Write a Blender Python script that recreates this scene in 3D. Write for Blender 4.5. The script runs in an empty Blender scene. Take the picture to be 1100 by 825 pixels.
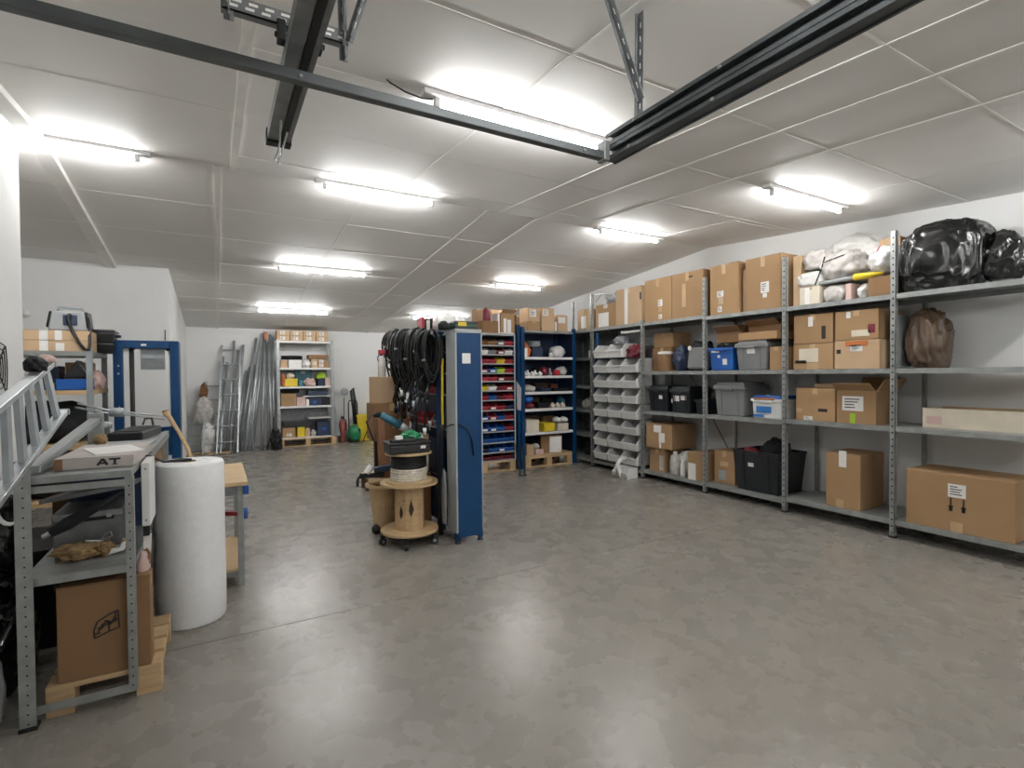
import bpy, bmesh, math, random
from mathutils import Vector, Matrix, noise, Euler
random.seed(7)
R = math.radians
PI = math.pi
SC = bpy.context.scene
COL = SC.collection

# ------------------------------------------------------------------ camera
cam_d = bpy.data.cameras.new('camera')
cam = bpy.data.objects.new('camera', cam_d)
COL.objects.link(cam)
SC.camera = cam
cam_d.sensor_width = 36.0
cam_d.lens = 555.0 / 1100.0 * 36.0
cam_d.clip_start = 0.05
_yaw, _pit, _rol = R(29.78), R(-1.067), R(-0.48)
cam.matrix_world = (Matrix.Translation((0, 0, 1.5)) @ Matrix.Rotation(-_yaw, 4, 'Z')
                    @ Matrix.Rotation(PI / 2 + _pit, 4, 'X') @ Matrix.Rotation(_rol, 4, 'Z'))

# ------------------------------------------------------------------ world, exposure
W = bpy.data.worlds.new('world')
SC.world = W
W.use_nodes = True
W.node_tree.nodes['Background'].inputs[0].default_value = (0.75, 0.85, 1.0, 1)
W.node_tree.nodes['Background'].inputs[1].default_value = 0.25
SC.view_settings.view_transform = 'Standard'
SC.view_settings.look = 'None'
SC.view_settings.gamma = 1.0
SC.view_settings.use_curve_mapping = False
SC.view_settings.exposure = 0.0
TUBE_STRENGTH = 168.0

# ------------------------------------------------------------------ materials
def lin(h):
    h = h.lstrip('#')
    o = []
    for i in (0, 2, 4):
        v = int(h[i:i + 2], 16) / 255.0
        o.append(v / 12.92 if v <= 0.04045 else ((v + 0.055) / 1.055) ** 2.4)
    return (*o, 1.0)

MATS = {}
def mat(name, col, rough=0.6, metal=0.0, var=0.12, scale=6.0, bump=0.0, bscale=60.0, rand=0.0,
        spec=0.5, stretch=None, col2=None, rvar=0.0, trans=0.0, coat=0.0, alpha=1.0):
    if name in MATS:
        return MATS[name]
    m = bpy.data.materials.new(name)
    m.use_nodes = True
    nt = m.node_tree
    N, L = nt.nodes, nt.links
    b = N['Principled BSDF']
    c = lin(col)
    tc = N.new('ShaderNodeTexCoord')
    mp = N.new('ShaderNodeMapping')
    if stretch:
        mp.inputs['Scale'].default_value = stretch
    L.new(tc.outputs['Object'], mp.inputs[0])
    nz = N.new('ShaderNodeTexNoise')
    nz.inputs['Scale'].default_value = scale
    nz.inputs['Detail'].default_value = 5
    L.new(mp.outputs[0], nz.inputs['Vector'])
    mx = N.new('ShaderNodeMix')
    mx.data_type = 'RGBA'
    c2 = lin(col2) if col2 else tuple(min(1, v * (1 + var)) for v in c[:3]) + (1,)
    c1 = c if col2 else tuple(v * (1 - var) for v in c[:3]) + (1,)
    mx.inputs['A'].default_value = c1
    mx.inputs['B'].default_value = c2
    rp = N.new('ShaderNodeMapRange')
    rp.inputs['From Min'].default_value = 0.3
    rp.inputs['From Max'].default_value = 0.7
    L.new(nz.outputs['Fac'], rp.inputs['Value'])
    L.new(rp.outputs[0], mx.inputs['Factor'])
    out = mx.outputs['Result']
    if rand:
        oi = N.new('ShaderNodeObjectInfo')
        hs = N.new('ShaderNodeHueSaturation')
        mr = N.new('ShaderNodeMapRange')
        mr.inputs['To Min'].default_value = 1 - rand
        mr.inputs['To Max'].default_value = 1 + rand
        L.new(oi.outputs['Random'], mr.inputs['Value'])
        L.new(mr.outputs[0], hs.inputs['Value'])
        L.new(out, hs.inputs['Color'])
        out = hs.outputs[0]
    L.new(out, b.inputs['Base Color'])
    b.inputs['Roughness'].default_value = rough
    if rvar:
        r2 = N.new('ShaderNodeMapRange')
        r2.inputs['To Min'].default_value = rough - rvar
        r2.inputs['To Max'].default_value = rough + rvar
        L.new(nz.outputs['Fac'], r2.inputs['Value'])
        L.new(r2.outputs[0], b.inputs['Roughness'])
    b.inputs['Metallic'].default_value = metal
    b.inputs['Specular IOR Level'].default_value = spec
    if trans:
        b.inputs['Transmission Weight'].default_value = trans
    if coat:
        b.inputs['Coat Weight'].default_value = coat
    if alpha < 1:
        b.inputs['Alpha'].default_value = alpha
    if bump:
        n2 = N.new('ShaderNodeTexNoise')
        n2.inputs['Scale'].default_value = bscale
        n2.inputs['Detail'].default_value = 4
        L.new(mp.outputs[0], n2.inputs['Vector'])
        bp = N.new('ShaderNodeBump')
        bp.inputs['Strength'].default_value = bump
        bp.inputs['Distance'].default_value = 0.01
        L.new(n2.outputs['Fac'], bp.inputs['Height'])
        L.new(bp.outputs[0], b.inputs['Normal'])
    MATS[name] = m
    return m

def emis(name, col, strength):
    m = bpy.data.materials.new(name)
    m.use_nodes = True
    nt = m.node_tree
    b = nt.nodes['Principled BSDF']
    b.inputs['Base Color'].default_value = lin(col)
    b.inputs['Emission Color'].default_value = lin(col)
    b.inputs['Emission Strength'].default_value = strength
    MATS[name] = m
    return m

def M(n):
    return MATS[n]

mat('card', 'A38462', 0.8, var=0.07, scale=3, rand=0.10, bump=0.05, bscale=25, spec=0.2)
mat('card_light', 'BEA282', 0.8, var=0.07, scale=3, rand=0.08, spec=0.2)
mat('card_dark', '85674A', 0.8, var=0.08, scale=3, rand=0.10, spec=0.2)
mat('tape', 'BFA27C', 0.25, var=0.1, spec=0.6)
mat('paper', 'E6E4E0', 0.7, var=0.05, scale=30)
mat('ink', '1C1A1A', 0.7, var=0.1)
mat('blue_ink', '2F6FB5', 0.6, var=0.1)
mat('galv', '979A98', 0.42, metal=0.45, var=0.18, scale=14, rand=0.04, rvar=0.1)
mat('galv_dark', '7E8182', 0.42, metal=0.6, var=0.2, scale=14, rvar=0.1)
mat('alu', 'B9BEC0', 0.35, metal=0.7, var=0.1, scale=9, rvar=0.1)
mat('dull_alu', '9BA1A4', 0.5, metal=0.5, var=0.15, scale=9)
mat('pipe', 'A4A8AA', 0.36, metal=0.4, var=0.2, scale=4, rand=0.25)
mat('track', '5C6062', 0.36, metal=0.5, var=0.25, scale=5, rvar=0.1)
mat('blue_steel', '02345C', 0.42, var=0.06, scale=3, spec=0.3)
mat('blue_plastic', '1C55A0', 0.4, var=0.08)
mat('navy', '1B2A44', 0.5, var=0.15)
mat('red_plastic', '9C2A36', 0.4, var=0.1, rand=0.15)
mat('darkred_plastic', '6E1F2B', 0.45, var=0.15, rand=0.15)
mat('yellow_plastic', 'D6BC2C', 0.4, var=0.08)
mat('green_plastic', '1E7A4E', 0.4, var=0.1)
mat('lime', 'A8C83A', 0.5, var=0.1)
mat('orange', 'C0703C', 0.5, var=0.1)
mat('pink', 'CDB0A8', 0.6, var=0.1)
mat('teal', '2B6678', 0.4, var=0.1)
mat('grey_plastic', '7A7B7B', 0.5, var=0.06, rand=0.05)
mat('light_plastic', 'DEDEDB', 0.45, var=0.04, rand=0.04)
mat('white_plastic', 'E6E6E4', 0.4, var=0.03)
mat('clear_plastic', 'C9CDD2', 0.15, var=0.08, scale=20, bump=0.3, bscale=25, alpha=0.55, spec=0.7)
mat('white_bag', 'E0DFDB', 0.3, var=0.08, scale=14, bump=0.5, bscale=18)
mat('grey_bag', 'BDB8B3', 0.2, var=0.2, scale=14, bump=0.5, bscale=18)
mat('brown_bag', '5E4C3C', 0.2, var=0.2, scale=8, bump=0.3, bscale=16)
mat('black_bag', '0D0E0E', 0.2, var=0.2, scale=10, bump=0.45, bscale=7, spec=0.7)
mat('black_plastic', '141618', 0.4, var=0.2, scale=10)
mat('tote_black', '1A1E22', 0.38, var=0.15, scale=6)
mat('rubber', '121314', 0.5, var=0.15, spec=0.4)
mat('dark_cloth', '1D1E21', 0.9, var=0.25, scale=18, bump=0.3)
mat('wood', 'BC9F78', 0.6, var=0.14, scale=5, stretch=(1, 10, 10), rand=0.06, bump=0.08, bscale=30)
mat('plywood', 'BFA47C', 0.55, var=0.12, scale=5, stretch=(1, 6, 6), bump=0.05)
mat('wood_dark', '7A5233', 0.6, var=0.2, scale=6, stretch=(8, 1, 8))
mat('knot', '3A2618', 0.7, var=0.3, scale=20)
mat('tan_cloth', '8A704C', 0.85, var=0.3, scale=20, bump=0.4)
mat('dull_red', '8E4A42', 0.55, var=0.15)
mat('grey_card', 'B8B0AA', 0.75, var=0.08, scale=5)
mat('cream', 'D9CFBB', 0.7, var=0.08)
mat('foam', 'F0F1F1', 0.6, var=0.03, scale=30, bump=0.25, bscale=170, spec=0.25)
mat('rope', 'CFC7B8', 0.8, var=0.2, scale=40, bump=0.5, bscale=60)
mat('dark_wood', '4A3524', 0.65, var=0.2, scale=6)
mat('dark_gap', '1B1B1B', 0.9, var=0.1)
mat('grey_paint', '9EA2A3', 0.5, var=0.06)
mat('wall_white', 'E4E4E2', 0.75, var=0.035, scale=1.3, bump=0.06, bscale=45, spec=0.25)
mat('ceil_panel', 'EAE8E4', 0.6, var=0.02, scale=2.2, spec=0.2)
mat('ceil_strip', 'F0EEEA', 0.8, var=0.03, scale=4)
mat('ceil_batten', 'F0EEE9', 0.7, var=0.05)
mat('bar_steel', '5A5E5F', 0.4, metal=0.3, var=0.2, scale=5)
mat('ceil_gap', 'A19D97', 0.9, var=0.1)
emis('tube_glow', 'FFFFFF', TUBE_STRENGTH)

def block_wall(name, col):
    m = mat(name, col, 0.8, var=0.03, scale=1.2, spec=0.2)
    nt = m.node_tree
    N, L = nt.nodes, nt.links
    b = N['Principled BSDF']
    tc = N.new('ShaderNodeTexCoord')
    mp = N.new('ShaderNodeMapping')
    mp.inputs['Rotation'].default_value = (PI / 2, 0, 0)
    L.new(tc.outputs['Object'], mp.inputs[0])
    br = N.new('ShaderNodeTexBrick')
    br.inputs['Scale'].default_value = 1.0
    br.inputs['Brick Width'].default_value = 1.2
    br.inputs['Row Height'].default_value = 0.4
    br.inputs['Mortar Size'].default_value = 0.007
    L.new(mp.outputs[0], br.inputs['Vector'])
    bp = N.new('ShaderNodeBump')
    bp.inputs['Strength'].default_value = 0.35
    bp.inputs['Distance'].default_value = 0.01
    bp.invert = True
    L.new(br.outputs['Fac'], bp.inputs['Height'])
    L.new(bp.outputs[0], b.inputs['Normal'])
    return m
block_wall('wall_block', 'DEDEDC')

def concrete():
    m = bpy.data.materials.new('concrete')
    m.use_nodes = True
    nt = m.node_tree
    N, L = nt.nodes, nt.links
    b = N['Principled BSDF']
    tc = N.new('ShaderNodeTexCoord')
    n1 = N.new('ShaderNodeTexNoise'); n1.inputs['Scale'].default_value = 0.9; n1.inputs['Detail'].default_value = 9; n1.inputs['Roughness'].default_value = 0.62
    n2 = N.new('ShaderNodeTexNoise'); n2.inputs['Scale'].default_value = 5.0; n2.inputs['Detail'].default_value = 8
    n3 = N.new('ShaderNodeTexNoise'); n3.inputs['Scale'].default_value = 90.0; n3.inputs['Detail'].default_value = 3
    for n in (n1, n2, n3):
        L.new(tc.outputs['Object'], n.inputs['Vector'])
    cr = N.new('ShaderNodeValToRGB')
    cr.color_ramp.elements[0].position = 0.22
    cr.color_ramp.elements[0].color = lin('827D75')
    cr.color_ramp.elements[1].position = 0.80
    cr.color_ramp.elements[1].color = lin('99948B')
    ad = N.new('ShaderNodeMath'); ad.operation = 'MULTIPLY_ADD'; ad.inputs[1].default_value = 0.22; 
    L.new(n2.outputs['Fac'], ad.inputs[0])
    sc = N.new('ShaderNodeMath'); sc.operation = 'MULTIPLY'; sc.inputs[1].default_value = 0.78
    L.new(n1.outputs['Fac'], sc.inputs[0])
    L.new(sc.outputs[0], ad.inputs[2])
    L.new(ad.outputs[0], cr.inputs[0])
    mx = N.new('ShaderNodeMix'); mx.data_type = 'RGBA'; mx.blend_type = 'MULTIPLY'
    mx.inputs['Factor'].default_value = 0.25
    L.new(cr.outputs[0], mx.inputs['A'])
    L.new(n3.outputs['Fac'], mx.inputs['B'])
    L.new(mx.outputs['Result'], b.inputs['Base Color'])
    mr = N.new('ShaderNodeMapRange')
    mr.inputs['From Min'].default_value = 0.3; mr.inputs['From Max'].default_value = 0.7
    mr.inputs['To Min'].default_value = 0.25; mr.inputs['To Max'].default_value = 0.30
    L.new(n2.outputs['Fac'], mr.inputs['Value'])
    L.new(mr.outputs[0], b.inputs['Roughness'])
    b.inputs['Specular IOR Level'].default_value = 0.5
    bp = N.new('ShaderNodeBump'); bp.inputs['Strength'].default_value = 0.04; bp.inputs['Distance'].default_value = 0.01
    L.new(n2.outputs['Fac'], bp.inputs['Height'])
    L.new(bp.outputs[0], b.inputs['Normal'])
    MATS['concrete'] = m
concrete()

# ------------------------------------------------------------------ mesh builder
class MB:
    def __init__(s, M=None):
        s.v, s.f = [], []
        s.M = M or Matrix.Identity(4)
    def add(s, vs, fs):
        o = len(s.v)
        s.v += [s.M @ Vector(p) for p in vs]
        s.f += [tuple(i + o for i in f) for f in fs]
        return s
    def box(s, x0, x1, y0, y1, z0, z1):
        return s.add([(x0, y0, z0), (x1, y0, z0), (x1, y1, z0), (x0, y1, z0), (x0, y0, z1), (x1, y0, z1), (x1, y1, z1), (x0, y1, z1)],
                     [(0, 3, 2, 1), (4, 5, 6, 7), (0, 1, 5, 4), (1, 2, 6, 5), (2, 3, 7, 6), (3, 0, 4, 7)])
    def frus(s, w0, d0, w1, d1, z0, z1, cx=0, cy=0):      # tapered box
        vs = []
        for w, d, z in ((w0, d0, z0), (w1, d1, z1)):
            vs += [(cx - w / 2, cy - d / 2, z), (cx + w / 2, cy - d / 2, z), (cx + w / 2, cy + d / 2, z), (cx - w / 2, cy + d / 2, z)]
        return s.add(vs, [(0, 3, 2, 1), (4, 5, 6, 7), (0, 1, 5, 4), (1, 2, 6, 5), (2, 3, 7, 6), (3, 0, 4, 7)])
    def obox(s, c, size, rot=(0, 0, 0)):
        m = Matrix.Translation(c) @ Euler(rot).to_matrix().to_4x4()
        a, b, d = (t / 2 for t in size)
        vs = [m @ Vector(p) for p in [(-a, -b, -d), (a, -b, -d), (a, b, -d), (-a, b, -d), (-a, -b, d), (a, -b, d), (a, b, d), (-a, b, d)]]
        return s.add(vs, [(0, 3, 2, 1), (4, 5, 6, 7), (0, 1, 5, 4), (1, 2, 6, 5), (2, 3, 7, 6), (3, 0, 4, 7)])
    def bar(s, p0, p1, w, h, up=(0, 0, 1)):              # rectangular bar between two points
        p0, p1 = Vector(p0), Vector(p1)
        d = (p1 - p0).normalized()
        u = Vector(up)
        if abs(d.dot(u)) > 0.98:
            u = Vector((0, 1, 0))
        a = d.cross(u).normalized()
        b = a.cross(d).normalized()
        vs = []
        for p in (p0, p1):
            for i, j in ((-1, -1), (1, -1), (1, 1), (-1, 1)):
                vs.append(p + a * i * w / 2 + b * j * h / 2)
        return s.add(vs, [(0, 1, 2, 3), (7, 6, 5, 4), (0, 4, 5, 1), (1, 5, 6, 2), (2, 6, 7, 3), (3, 7, 4, 0)])
    def cyl(s, p0, p1, r0, r1=None, n=12):
        r1 = r0 if r1 is None else r1
        p0, p1 = Vector(p0), Vector(p1)
        d = (p1 - p0).normalized()
        u = Vector((0, 0, 1)) if abs(d.z) < 0.9 else Vector((1, 0, 0))
        a = d.cross(u).normalized()
        b = a.cross(d)
        vs = []
        for p, r in ((p0, r0), (p1, r1)):
            for k in range(n):
                t = 2 * PI * k / n
                vs.append(p + (a * math.cos(t) + b * math.sin(t)) * r)
        fs = [(k, (k + 1) % n, n + (k + 1) % n, n + k) for k in range(n)]
        fs += [tuple(range(n - 1, -1, -1)), tuple(range(n, 2 * n))]
        return s.add(vs, fs)
    def tube(s, pts, r, n=6, closed=False):
        pts = [Vector(p) for p in pts]
        m = len(pts)
        vs, a = [], None
        for i, p in enumerate(pts):
            q0 = pts[i - 1] if (i or closed) else p
            q1 = pts[(i + 1) % m] if (i < m - 1 or closed) else p
            d = (q1 - q0).normalized()
            if a is None:
                u = Vector((0, 0, 1)) if abs(d.z) < 0.9 else Vector((1, 0, 0))
                a = d.cross(u).normalized()
            a = (a - d * a.dot(d)).normalized()
            b = d.cross(a)
            rr = r[i] if isinstance(r, (list, tuple)) else r
            for k in range(n):
                t = 2 * PI * k / n
                vs.append(p + (a * math.cos(t) + b * math.sin(t)) * rr)
        fs = []
        for i in range(m if closed else m - 1):
            j = (i + 1) % m
            for k in range(n):
                fs.append((i * n + k, i * n + (k + 1) % n, j * n + (k + 1) % n, j * n + k))
        if not closed:
            fs += [tuple(range(n - 1, -1, -1)), tuple(range((m - 1) * n, m * n))]
        return s.add(vs, fs)
    def lathe(s, c, prof, n=24):
        vs, fs = [], []
        c = Vector(c)
        for r, z in prof:
            for k in range(n):
                t = 2 * PI * k / n
                vs.append(c + Vector((r * math.cos(t), r * math.sin(t), z)))
        m = len(prof)
        for i in range(m - 1):
            for k in range(n):
                fs.append((i * n + k, i * n + (k + 1) % n, (i + 1) * n + (k + 1) % n, (i + 1) * n + k))
        fs += [tuple(range(n - 1, -1, -1)), tuple(range((m - 1) * n, m * n))]
        return s.add(vs, fs)
    def ring(s, c, prof, n=24):                          # closed profile of revolution
        vs, fs = [], []
        c = Vector(c)
        m = len(prof)
        for r, z in prof:
            for k in range(n):
                t = 2 * PI * k / n
                vs.append(c + Vector((r * math.cos(t), r * math.sin(t), z)))
        for i in range(m):
            j = (i + 1) % m
            for k in range(n):
                fs.append((i * n + k, i * n + (k + 1) % n, j * n + (k + 1) % n, j * n + k))
        return s.add(vs, fs)
    def prism(s, poly, axis, a0, a1):
        # poly in the two other axes, in order (x: y,z) (y: x,z) (z: x,y)
        n = len(poly)
        def pt(p, a):
            return {'x': (a, p[0], p[1]), 'y': (p[0], a, p[1]), 'z': (p[0], p[1], a)}[axis]
        vs = [pt(p, a0) for p in poly] + [pt(p, a1) for p in poly]
        fs = [(k, (k + 1) % n, n + (k + 1) % n, n + k) for k in range(n)]
        fs += [tuple(range(n - 1, -1, -1)), tuple(range(n, 2 * n))]
        return s.add(vs, fs)
    def blob(s, c, size, seed=0, amp=0.18, freq=2.2, sub=3, flat=True, crease=0.0, cf=5.0, power=1.0, fold=0.0, ff=2.6):
        bm = bmesh.new()
        bmesh.ops.create_icosphere(bm, subdivisions=sub, radius=1.0)
        off = Vector((seed * 7.13, seed * 3.7, seed * 1.9))
        vs = []
        for v in bm.verts:
            p = v.co.copy()
            if power != 1.0:
                p = Vector([math.copysign(abs(t) ** power, t) for t in p])
            k = 1 + amp * noise.noise(v.co * freq + off)
            if crease:
                k += crease * (0.5 - abs(noise.noise(v.co * cf + off * 1.7)) * 2)
            if fold:
                q = Vector((v.co.x, v.co.y, v.co.z * .55))
                k += fold * (.30 - abs(noise.noise(q * ff + off * 2.3)) * 1.3) + fold * .55 * (.28 - abs(noise.noise(q * ff * 2.4 + off * .7)) * 1.3)
            p *= k
            z = p.z * size[2] / 2
            if flat:
                z = max(z, -size[2] * 0.40)
            vs.append((c[0] + p.x * size[0] / 2, c[1] + p.y * size[1] / 2, c[2] + z + (size[2] * 0.40 if flat else 0)))
        fs = [tuple(v.index for v in f.verts) for f in bm.faces]
        bm.free()
        return s.add(vs, fs)
    def build(s, name, m, parent=None, local=False, bevel=0.0, smooth=False, origin=None):
        if parent is not None and not local:
            o = worg(parent)
        elif parent is None:
            if origin is None:
                xs = [p.x for p in s.v]; ys = [p.y for p in s.v]; zs = [p.z for p in s.v]
                origin = ((min(xs) + max(xs)) / 2, (min(ys) + max(ys)) / 2, min(zs))
            o = Vector(origin)
        else:
            o = Vector((0, 0, 0))
        me = bpy.data.meshes.new(name)
        me.from_pydata([tuple(p - o) for p in s.v], [], s.f)
        bm = bmesh.new(); bm.from_mesh(me)
        bmesh.ops.recalc_face_normals(bm, faces=bm.faces)
        bm.to_mesh(me); bm.free()
        me.materials.append(M(m) if isinstance(m, str) else m)
        ob = bpy.data.objects.new(name, me)
        COL.objects.link(ob)
        if parent is not None:
            ob.parent = parent
        else:
            ob.location = o
        if smooth:
            for p in me.polygons:
                p.use_smooth = True
        if bevel:
            bv = ob.modifiers.new('bevel', 'BEVEL')
            bv.width = bevel
            bv.segments = 2
            bv.limit_method = 'ANGLE'
        return ob

def worg(o):
    p = Vector((0, 0, 0))
    while o is not None:
        p += o.location
        o = o.parent
    return p

def tag(o, label=None, cat=None, group=None, kind=None):
    if label: o['label'] = label
    if cat: o['category'] = cat
    if group: o['group'] = group
    if kind: o['kind'] = kind
    return o

def thing(name, label, cat, loc, rotz=0.0, group=None):
    o = bpy.data.objects.new(name, None)
    o.empty_display_size = 0.1
    COL.objects.link(o)
    o.location = loc
    o.rotation_euler = (0, 0, rotz)
    return tag(o, label, cat, group)

def struct(name, mb, m, **k):
    return tag(mb.build(name, m, **k), kind='structure')

def copy_tree(o, parent=None):
    c = o.copy()
    COL.objects.link(c)
    if parent is not None:
        c.parent = parent
    for ch in list(o.children):
        copy_tree(ch, c)
    return c

ORD = ['first', 'second', 'third', 'fourth', 'fifth', 'sixth', 'seventh', 'eighth', 'ninth', 'tenth', 'eleventh', 'twelfth', 'thirteenth']
FRONT_X = -PI / 2     # local -Y turned to face the aisle in front of the right hand rack

# ------------------------------------------------------------------ room shell
RY, RZ, SN, SF = 4.85, 3.22, 0.07, 0.092
def cz(y):
    return RZ - (SN * (RY - y) if y < RY else SF * (y - RY))

XL, XR, YB, YF = -3.2, 5.92, 12.4, -3.0
fl = struct('floor', MB().box(XL - .2, XR + .2, YF - .2, YB + .2, -0.2, -0.012), 'dark_gap')
slabs = [(XL - .2, XR + .2, YF - .2, 3.37), (XL - .2, XR + .2, 3.376, 8.9), (XL - .2, XR + .2, 8.906, YB + .2)]
for a in slabs:
    MB().box(a[0], a[1], a[2], a[3], -0.012, 0.0).build('slab', 'concrete', fl, bevel=0.002)

struct('wall_right', MB().box(XR, XR + .2, YF, YB + .2, 0, 3.4), 'wall_white')
struct('wall_back', MB().box(XL, XR, YB, YB + .2, 0, 3.2), 'wall_block')
struct('wall_left', MB().box(-1.34, -1.135, YF, 4.7, 0, 3.25), 'wall_white')
struct('wall_recess', MB().box(XL - .2, XL, 4.5, YB, 0, 3.3).box(XL, -1.34, 4.5, 4.7, 0, 3.25), 'wall_white')
struct('wall_partition', MB().box(XL, -0.52, 8.12, 8.24, 0, 3.0).box(-0.64, -0.52, 8.24, YB, 0, 3.0), 'wall_white')
wf = struct('wall_front', MB().box(-1.34, -0.9, YF - .2, YF, 0, 3.1).box(1.9, XR, YF - .2, YF, 0, 3.1).box(-0.9, 1.9, YF - .2, YF, 2.5, 3.1), 'wall_white')
gd = struct('door_1', MB().box(-0.9, 1.9, YF - .12, YF - .09, 0, 2.5), 'grey_paint')
for k in range(5):
    MB().box(-0.88, 1.88, YF - .09, YF - .06, 0.02 + k * .5, 0.49 + k * .5).build('panel', 'light_plastic', gd, bevel=0.01)

# ceiling: backing sheets, panels with open joints, cover strips
ce = struct('ceiling', MB().add([(XL - .2, YF - .2, cz(YF - .2) + .06), (XR + .2, YF - .2, cz(YF - .2) + .06), (XR + .2, RY, RZ + .06), (XL - .2, RY, RZ + .06),
                               (XL - .2, YB + .2, cz(YB + .2) + .06), (XR + .2, YB + .2, cz(YB + .2) + .06),
                               (XL - .2, YF - .2, cz(YF - .2) + .12), (XR + .2, YF - .2, cz(YF - .2) + .12), (XR + .2, RY, RZ + .12), (XL - .2, RY, RZ + .12),
                               (XL - .2, YB + .2, cz(YB + .2) + .12), (XR + .2, YB + .2, cz(YB + .2) + .12)],
                              [(0, 1, 2, 3), (3, 2, 5, 4), (9, 8, 7, 6), (10, 11, 8, 9), (0, 6, 7, 1), (4, 5, 11, 10), (0, 3, 9, 6), (3, 4, 10, 9), (1, 7, 8, 2), (2, 8, 11, 5)]), 'ceil_gap')
NX = [XL - .2, -1.1, 0.15, 1.50, 2.63, 3.12, 3.68, 4.85, XR + .1]
FX = [XL - .2, -1.12, 0.04, 1.25, 2.50, 3.12, 4.55, XR + .1]
NY = [YF - .1, -2.0, -1.2, -0.4, 0.4, 1.2, 2.02, 2.79, 3.65, 4.50, RY]
FY = [RY, 5.76, 6.66, 7.67, 8.67, 9.67, 10.67, 11.67, YB + .1]
G = 0.004
for XS, YS in ((NX, NY), (FX, FY)):
    for i in range(len(XS) - 1):
        for j in range(len(YS) - 1):
            x0, x1, y0, y1 = XS[i] + G, XS[i + 1] - G, YS[j] + G, YS[j + 1] - G
            if XS[i] < -2 and y1 < 4.0:
                continue
            dz = random.uniform(-.002, .002)
            za, zb = cz(y0) + dz, cz(y1) + dz
            m = MB().add([(x0, y0, za), (x1, y0, za), (x1, y1, zb), (x0, y1, zb), (x0, y0, za + .05), (x1, y0, za + .05), (x1, y1, zb + .05), (x0, y1, zb + .05)],
                         [(0, 3, 2, 1), (4, 5, 6, 7), (0, 1, 5, 4), (1, 2, 6, 5), (2, 3, 7, 6), (3, 0, 4, 7)])
            m.build('panel', 'ceil_panel', ce)
def strip_y(x, w, y0, y1, t=0.006, name='joint_strip', m='ceil_strip'):
    MB().bar((x, y0, cz(y0) - t / 2 + .001), (x, y1, cz(y1) - t / 2 + .001), w, t).build(name, m, ce)
def strip_x(y, w, x0, x1, t=0.003, m='ceil_strip'):
    w *= .65
    MB().bar((x0, y, cz(y) - t / 2 + .001), (x1, y, cz(y) - t / 2 + .001), w, t).build('joint_strip', m, ce)
strip_y(0.04, .05, RY, YB, .02, m='ceil_batten')
strip_y(0.15, .05, 0, RY, .02, m='ceil_batten')
for x in (1.25, 2.50): strip_y(x, .022, RY, YB)
strip_y(3.12, .05, RY, YB, .012, m='ceil_batten')
strip_y(3.12, .035, 0, RY, m='ceil_batten')
for x in (1.5, 2.63, 3.68): strip_y(x, .016, 0, RY)
for y in (2.79, 3.65, 4.5): strip_x(y, .022, -1.1, 0.13)
for y in (1.2, 2.02, 2.79): strip_x(y, .022, 0.17, XR)
strip_x(3.58, .022, 3.2, XR)
for y in (5.76, 6.66, 7.67, 8.67, 9.67, 10.67): strip_x(y, .022, -1.1, 3.1)
for y in (6.3, 7.67, 9.2): strip_x(y, .02, 3.14, XR)
MB().bar((-1.08, -1, cz(-1) - .02), (-1.08, RY, RZ - .02), .11, .05).build('beam', 'ceil_batten', ce, bevel=.004)
MB().bar((-1.08, RY, RZ - .02), (-1.12, 8.12, cz(8.12) - .02), .11, .05).build('beam', 'ceil_batten', ce, bevel=.004)

# ------------------------------------------------------------------ tube lights
def tube_light(label, x0, x1, y, drop=0.0, wire=False):
    z = cz(y) - drop
    cx = (x0 + x1) / 2
    t = thing('tube_light', label, 'light fixture', (cx, y, z - .08), group='fluorescent tube lights on the ceiling')
    MB().box(x0 - .1, x1 + .1, y - .038, y + .038, z - .03, z + .004).build('housing', 'white_plastic', t, bevel=.004)
    MB().cyl((x0, y, z - .062), (x1, y, z - .062), .012, n=10).build('tube', 'tube_glow', t, smooth=True)
    for x, d in ((x0, -1), (x1, 1)):
        MB().box(min(x, x + d * .03), max(x, x + d * .03), y - .017, y + .017, z - .08, z - .028).build('end_cap', 'light_plastic', t, bevel=.003)
    if wire:
        MB().tube([(x0 - .3, y, z + .0), (x0 - .28, y, z - .012), (x0 - .2, y - .01, z - .045), (x0 - .1, y, z - .05), (x0 - .04, y, z - .04)], .004).build('cable', 'rubber', t)
    return t
tube_light('long tube light just behind the grey garage door cross bar', 1.11, 2.25, 2.73, wire=True)
tube_light('tube light at the far left, cut off by the white wall', -1.83, -0.51, 4.84)
tube_light('tube light on the ridge above the workbench area, left of centre', 0.87, 1.83, 4.75)
tube_light('tube light in the middle row, above the floor before the pipes', 0.76, 1.85, 7.45)
tube_light('tube light nearest the back wall, above the far shelf of boxes', 0.67, 1.82, 10.18)
tube_light('tube light on the ridge near the corner of the boxed rack', 3.95, 4.82, 4.75)
tube_light('small distant tube light above the blue shelving corner', 3.95, 4.76, 7.37)
tube_light('tube light at right, above the rack bay of stacked cartons', 4.11, 5.11, 2.71)
tube_light('tube light mostly hidden behind the foam bags and cable coils', 3.51, 4.64, 10.18)
for k, (xa, n) in enumerate(((0.9, 'left'), (4.2, 'right'))):
    tube_light('tube light behind the viewpoint on the ' + n, xa, xa + 1.15, 0.55)
    tube_light('unseen tube light added near the closed garage door on the ' + n, xa, xa + 1.15, -1.6)  # unseen pair, added for more light from the front

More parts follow.
